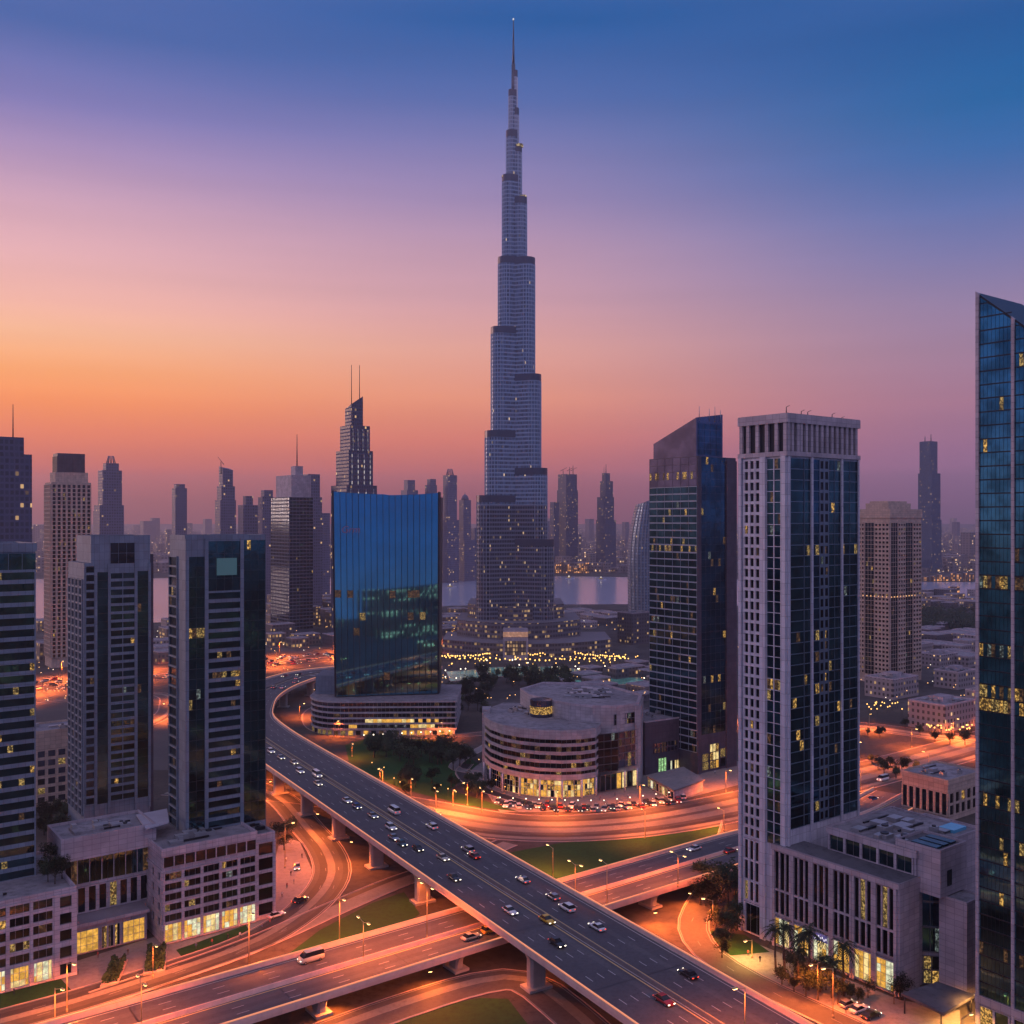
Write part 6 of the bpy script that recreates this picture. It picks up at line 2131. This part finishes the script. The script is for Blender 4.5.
PARK = 'trees of the dark park'
for k in range(30):
    t = k / 29
    plant(PT, 366 + 105 * t + random.uniform(-4, 4), 749 + random.uniform(-5, 9) + 16 * t, 'dark broadleaf tree in the park between the banded podium and the curved office', PARK)
for k in range(22):
    plant(PT, random.uniform(380, 492), random.uniform(776, 800), 'dark broadleaf tree in the park between the banded podium and the curved office', PARK, (.5, .9))
for k in range(26):
    plant(PT, random.uniform(448, 490), random.uniform(684, 722), 'dark tree in the grove between the mirror tower and the curved office', 'trees of the grove behind the curved office')
for k in range(44):
    plant(PT, random.uniform(480, 575), random.uniform(676, 692), 'dark tree in the belt before the golden promenade', 'trees before the golden promenade', (.9, 1.5))
for px, py, s in ((700, 905, 1.3), (712, 915, 1.2), (728, 905, 1.5), (742, 915, 1.2), (716, 932, 1.0), (731, 938, 1.1), (724, 948, .9), (738, 928, 1.2), (706, 890, 1.3), (722, 890, 1.3), (735, 895, 1.2), (722, 958, .7)):
    plant(PT, px, py, 'dark tree massed at the foot of the pale grid tower beside the loop road', 'trees at the foot of the pale grid tower', (s * .8, s * .9))
for px, py, s in ((785, 978, 1.15), (797, 985, 1.0), (808, 990, 1.2), (820, 992, .95), (776, 972, .9), (832, 998, .9), (844, 996, 1.05), (803, 974, .8)):
    plant(PP, px, py, 'palm in front of the golden shop fronts of the grey podium', 'palms before the grey podium', (s * 1.35, s * 1.5))
for px, py, s in ((812, 984, .45), (850, 1000, .5), (858, 1004, .45), (868, 998, .5), (790, 968, .5), (894, 1004, .5), (900, 1000, .6), (782, 985, .6), (794, 992, .6), (806, 997, .65), (818, 1000, .6), (826, 990, .6), (838, 1004, .55), (800, 982, .6)):
    plant(PT, px, py, 'low bushy tree among the palms before the grey podium', 'bushy trees before the grey podium', (s, s + .1))
for px, py in ((44, 873), (50, 868), (57, 873), (62, 879), (48, 882), (55, 884)):
    plant(PT, px, py, 'bushy tree in the roof garden of the corner shop podium', 'roof garden trees', (.55, .7), 22.4)
for px, py in ((40, 822), (48, 828), (56, 818), (62, 832), (52, 838), (44, 835), (66, 820)):
    plant(PT, px, py, 'dark tree in the yard behind the roof garden', 'trees in the dark yard', (.8, 1.1))
for px, py in ((278, 842), (288, 836), (284, 850), (292, 832)):
    plant(PT, px, py, 'small tree by the lit end wall of the middle shop podium', 'trees at the end of the middle shop podium', (.5, .75))
for px, py in ((878, 770), (884, 774), (890, 768), (902, 772), (908, 766), (916, 770), (896, 778), (872, 764), (880, 738), (905, 728), (920, 735), (868, 735), (935, 742), (950, 744), (965, 745)):
    plant(PT, px, py, 'dark shrub like tree beside the orange roads beyond the grey podium', 'trees beside the far orange roads', (.5, .85))
for px, py in ((20, 985), (28, 984), (42, 980)):
    plant(PP, px, py, 'thin palm before the glowing shop windows at the corner lawn', 'palms at the corner lawn', (.75, .9))

for px, pw, py, lab in (((100, 988), (118, 984), (112, 962), 'clipped dark hedge bed on the plaza, nearer the corner lawn'), ((143, 976), (165, 972), (147, 950), 'clipped dark hedge bed on the plaza, nearer the brightest shops')):
    a, b_, c_ = G(*px), G(*pw), G(*py)
    T = thing('hedge_bed', lab, 'hedge', a)
    d_ = (c_[0] - a[0], c_[1] - a[1])
    poly = [a, b_, (b_[0] + d_[0] * .9, b_[1] + d_[1] * .9), c_]
    mb = MB(); mb.prism(poly, 0, .5); mb.build('bed', M['kerb'], T)
    rnd = random.Random(8); hb = MB()
    for k in range(900):
        s, t = rnd.uniform(.06, .94), rnd.uniform(.05, .95)
        p = v2(a) * (1 - s) * (1 - t) + v2(b_) * s * (1 - t) + v2(poly[2]) * s * t + v2(c_) * (1 - s) * t
        p.z = .5 + rnd.random() ** .6 * (1.3 + .7 * math.sin(s * 9) * math.cos(t * 7))
        q = Vector((rnd.gauss(0, 1), rnd.gauss(0, 1), rnd.gauss(0, 1))).normalized() * .42
        r2 = q.orthogonal().normalized() * .3
        hb.face([(p - q)[:], (p - r2)[:], (p + q)[:], (p + r2)[:]])
    hb.build('hedge', M['hedge'], T)

# dark wood before the far water
wd = MB(); rnd = random.Random(12)
for k in range(95):
    x, y = G(rnd.uniform(905, 1000), rnd.uniform(614, 634))
    sub = MB(); leafy(sub, 9, 12, 1, 14, 1.8, rnd, 8, 2.0)
    wd.v.extend((vx + x, vy + y, vz) for vx, vy, vz in sub.v) if False else None
    b0 = len(wd.v)
    wd.v.extend((vx + x, vy + y, vz) for vx, vy, vz in sub.v); wd.f.extend(tuple(i + b0 for i in f) for f in sub.f); wd.m.extend(sub.m); wd.sm.extend(sub.sm)
tag(wd.build('distant_wood', M['leaf']), kind='stuff')

# ================================================================== golden promenade lanterns
LG = 'golden lanterns on the promenade'


def lantern(x, y, h, lab, group, m='gold_bulb', r=.42):
    T = thing('lantern', lab, 'lamp', (x, y, 0), group)
    p = MB(); p.tube((x, y, 0), (x, y, h - r * .8), .12, .09, 6); p.build('post', M['darkmetal'], T)
    b_ = MB(); n = 8
    b_.loft([[(x + r * math.sin(f) * math.cos(k / n * 6.2832), y + r * math.sin(f) * math.sin(k / n * 6.2832), h - r * math.cos(f)) for k in range(n)] for f in (.15, .8, 1.57, 2.3, 2.99)], 0, True, True)
    b_.build('globe', M[m], T)


def lantern_set(spots, lab, group, h, r, m='gold_bulb'):
    T = thing('lantern', lab, 'lamp', (0, 0, 0), group)
    p = MB(); p.tube((0, 0, 0), (0, 0, h - r * .8), .12, .09, 6); p.build('post', M['darkmetal'], T)
    b_ = MB(); n = 8
    b_.loft([[(r * math.sin(f) * math.cos(k / n * 6.2832), r * math.sin(f) * math.sin(k / n * 6.2832), h - r * math.cos(f)) for k in range(n)] for f in (.15, .8, 1.57, 2.3, 2.99)], 0, True, True)
    b_.build('globe', M[m], T)
    for i, (x, y) in enumerate(spots):
        place(T, i == 0, (x, y, 0), 0, lab, group)


sp = []
for k in range(74):
    t = k / 73
    px = 443 + 182 * t
    s = 2 * t - 1
    sp.append(G(px + random.uniform(-.8, .8), 662 - 5.5 * math.exp(-((abs(s) - .30) / .25) ** 2) + random.uniform(-.8, .8)))
    if k % 2:
        sp.append(G(px + random.uniform(-.8, .8), 666 - 2.5 * abs(s) + random.uniform(-1, 1)))
lantern_set(sp, 'golden lantern in the curving double row below the needle tower', LG, 5, .62)
sp = [G(random.uniform(443, 640), random.uniform(655, 669)) for _ in range(70)]
lantern_set(sp, 'golden lantern among the crowded terraces along the promenade below the needle tower', 'golden lanterns on the terraces', 4, .5)
sp = [G(random.uniform(445, 655), random.uniform(664, 684)) for _ in range(46)]
lantern_set(sp, 'small pale lantern scattered around the water gardens below the needle tower', 'lanterns of the water gardens', 4, .45, 'white_bulb')
sp = [G(364 + k * 9.5, 741 - k * .5) for k in range(10)]
lantern_set(sp, 'white lantern in the row along the arcade of the banded podium', 'lanterns along the banded podium', 3.2, .34, 'white_bulb')
sp = [G(500 + k * 13, 806 + 3 * math.sin(k / 14 * 3.14) - max(0, k - 8) * 1.2) for k in range(14)]
lantern_set(sp, 'small white lantern among the parked cars before the curved office', 'lanterns in the parking rows', 3.6, .26, 'white_bulb')
sp = [G(*q) for q in ((441, 793), (448, 797), (456, 800), (466, 803), (492, 800), (498, 806), (394, 786), (400, 790), (372, 770), (384, 775))]
lantern_set(sp, 'little golden lantern among the bushes of the park', 'little lanterns in the park', 3.6, .24)
sp = [G(*q) for q in ((486, 772), (490, 780), (496, 787), (505, 794), (514, 799), (479, 766))]
lantern_set(sp, 'little golden lantern on the pavement curving around the office block', 'lanterns around the curved office block', 3.2, .24)
sp = [G(random.uniform(866, 930), 713 + random.uniform(-5, 3)) for _ in range(34)] + [G(random.uniform(925, 978), 734 + random.uniform(-6, 4)) for _ in range(26)]
lantern_set(sp, 'golden lantern in the gardens along the orange road before the pale villas', 'garden lanterns before the villas', 4, .4)

lamp(*G(752, 958), 0, 5, (-.8, -.6), 'small golden lamp on the forecourt at the foot of the pale grid tower', .45, col=(1, .50, .10))
# fountain pools below the needle tower, lit from under the water
M['pool_lit'] = litmat('pool_lit', (.16, .50, .56), .34, .05, .4)
for lab, poly in (('long shallow lit pool beside the mirror tower podium', gp((446, 672), (476, 670), (480, 679), (450, 682))), ('broad shallow fountain pool below the golden promenade', gp((480, 668), (560, 667), (590, 672), (560, 677), (490, 677))), ('small garden pool beyond the curved office roof', gp((560, 680), (640, 678), (650, 684), (580, 687)))):
    T = thing('fountain_pool', lab, 'pool', (*poly[0], 0))
    mb = MB(); mb.prism(poly, 0, .5); mb.build('basin', M['kerb'], T)
    cen_ = sum((v2(p) for p in poly), Vector((0, 0, 0))) / len(poly)
    mb = MB(); mb.prism([((v2(p) - cen_) * .96 + cen_)[:2] for p in poly], .5, .54); mb.build('water', M['pool_lit'], T)

# boats on the lake
for i, (px, py, lab) in enumerate(((451, 588, 'small lit boat on the lake beside the mirror tower'), (602, 580, 'white boat with a bright lamp on the lake below the tapering tower'), (570, 579, 'small white boat on the lake close under the rough topped tower'))):
    x, y = G(px, py)
    T = thing('boat', lab, 'boat', (x, y, 0))
    mb = MB(); mb.loft([[(x - 9, y, .3), (x - 9, y + 3, .3), (x - 9, y + 3, 2), (x - 9, y, 2)], [(x + 4, y - .5, .2), (x + 4, y + 3.5, .2), (x + 4, y + 3.5, 2), (x + 4, y - .5, 2)], [(x + 10, y + 1.4, .8), (x + 10, y + 1.6, .8), (x + 10, y + 1.6, 2.6), (x + 10, y + 1.4, 2.6)]]); mb.build('hull', M['whiteclad'], T)
    mb = MB(); mb.abox(x - 6, y + .3, 2, x + 2, y + 2.7, 4.2); mb.build('cabin', M['lit2'], T)
    mb = MB(); mb.tube((x - 2, y + 1.5, 4.2), (x - 2, y + 1.5, 7), .3, .3, 6); mb.build('mast_lamp', M['white_bulb'], T)

# ================================================================== people on the plaza
def person_mesh():
    vs = [(0, 0, .95), (0, 0, 1.2), (0, 0, 1.42), (0, 0, 1.52), (0, .01, 1.66), (.19, 0, 1.42), (.24, .02, 1.15), (.23, .08, .9), (-.19, 0, 1.42), (-.24, -.02, 1.15), (-.23, .05, .9),
          (.10, 0, .9), (.12, .06, .5), (.12, .02, .06), (.12, .14, .03), (-.10, 0, .9), (-.12, -.04, .5), (-.12, -.12, .06), (-.12, -.0, .03)]
    es = [(0, 1), (1, 2), (2, 3), (3, 4), (2, 5), (5, 6), (6, 7), (2, 8), (8, 9), (9, 10), (0, 11), (11, 12), (12, 13), (13, 14), (0, 15), (15, 16), (16, 17), (17, 18)]
    rr = [.15, .14, .15, .06, .115, .065, .05, .04, .065, .05, .04, .095, .065, .045, .04, .095, .065, .045, .04]
    me = bpy.data.meshes.new('person'); me.from_pydata(vs, es, []); ob = bpy.data.objects.new('person', me); COL.objects.link(ob)
    sk = ob.modifiers.new('skin', 'SKIN')
    for i, r in enumerate(rr):
        me.skin_vertices[0].data[i].radius = (r, r)
    me.skin_vertices[0].data[0].use_root = True
    ob.modifiers.new('sub', 'SUBSURF').levels = 1
    dg = bpy.context.evaluated_depsgraph_get()
    m2 = bpy.data.meshes.new_from_object(ob.evaluated_get(dg))
    bpy.data.objects.remove(ob)
    skin_ = paint('skin', (.35, .2, .13), .6)
    m2.materials.clear()
    for m_ in (paint('cloth', (.45, .43, .42), .8), paint('trousers', (.04, .045, .06), .8), skin_, paint('hair', (.02, .015, .01), .6)):
        m2.materials.append(m_)
    for p in m2.polygons:
        z = p.center.z; x = abs(p.center.x)
        p.material_index = 2 if (1.50 < z < 1.68 or (x > .2 and z < 1.0)) else 3 if z >= 1.68 else 0 if z > .95 else 1
        p.use_smooth = True
    return m2


try:
    PM = person_mesh()
except Exception as ex:
    print('person', ex); PM = None
if PM:
    shirt = [paint('shirt_' + k, c, .8) for k, c in (('white', (.7, .68, .65)), ('black', (.03, .03, .035)), ('red', (.35, .05, .05)), ('blue', (.06, .09, .25)))]
    for i, (px, py) in enumerate(((286, 862), (291, 876), (287, 888), (294, 884), (282, 897), (302, 858), (270, 925), (262, 930), (240, 938), (228, 940), (212, 945), (196, 949), (120, 965), (128, 955), (98, 958), (78, 975), (30, 990), (14, 995), (640, 790), (652, 786), (628, 798), (615, 796), (600, 800), (700, 776), (715, 774), (760, 962), (748, 956), (846, 1013))):
        x, y = G(px, py)
        o = bpy.data.objects.new('person', PM); COL.objects.link(o)
        o.location = (x, y, .03); o.rotation_euler = (0, 0, random.uniform(0, 6.28)); o.scale = (1.05,) * 3
        o.material_slots[0].link = 'OBJECT'; o.material_slots[0].material = shirt[i % 4]
        tag(o, 'tiny standing figure on the pavement below the towers', 'person', 'people on the pavements')

# ================================================================== evening haze over the whole place
HZ = 1
if HZ:
    m = bpy.data.materials.new('haze'); m.use_nodes = True
    t = m.node_tree; t.nodes.clear()
    pv = N(t, 'ShaderNodeVolumePrincipled'); pv.inputs['Color'].default_value = (.98, .87, .92, 1); pv.inputs['Density'].default_value = .00012; pv.inputs['Anisotropy'].default_value = .45
    ou = N(t, 'ShaderNodeOutputMaterial'); t.links.new(pv.outputs[0], ou.inputs['Volume'])
    mb = MB(); mb.abox(-9000, -1600, -1, 9000, 11000, 600)
    tag(mb.build('haze', m), kind='stuff')
for o in bpy.data.objects:
    if '_o' in o:
        del o['_o']
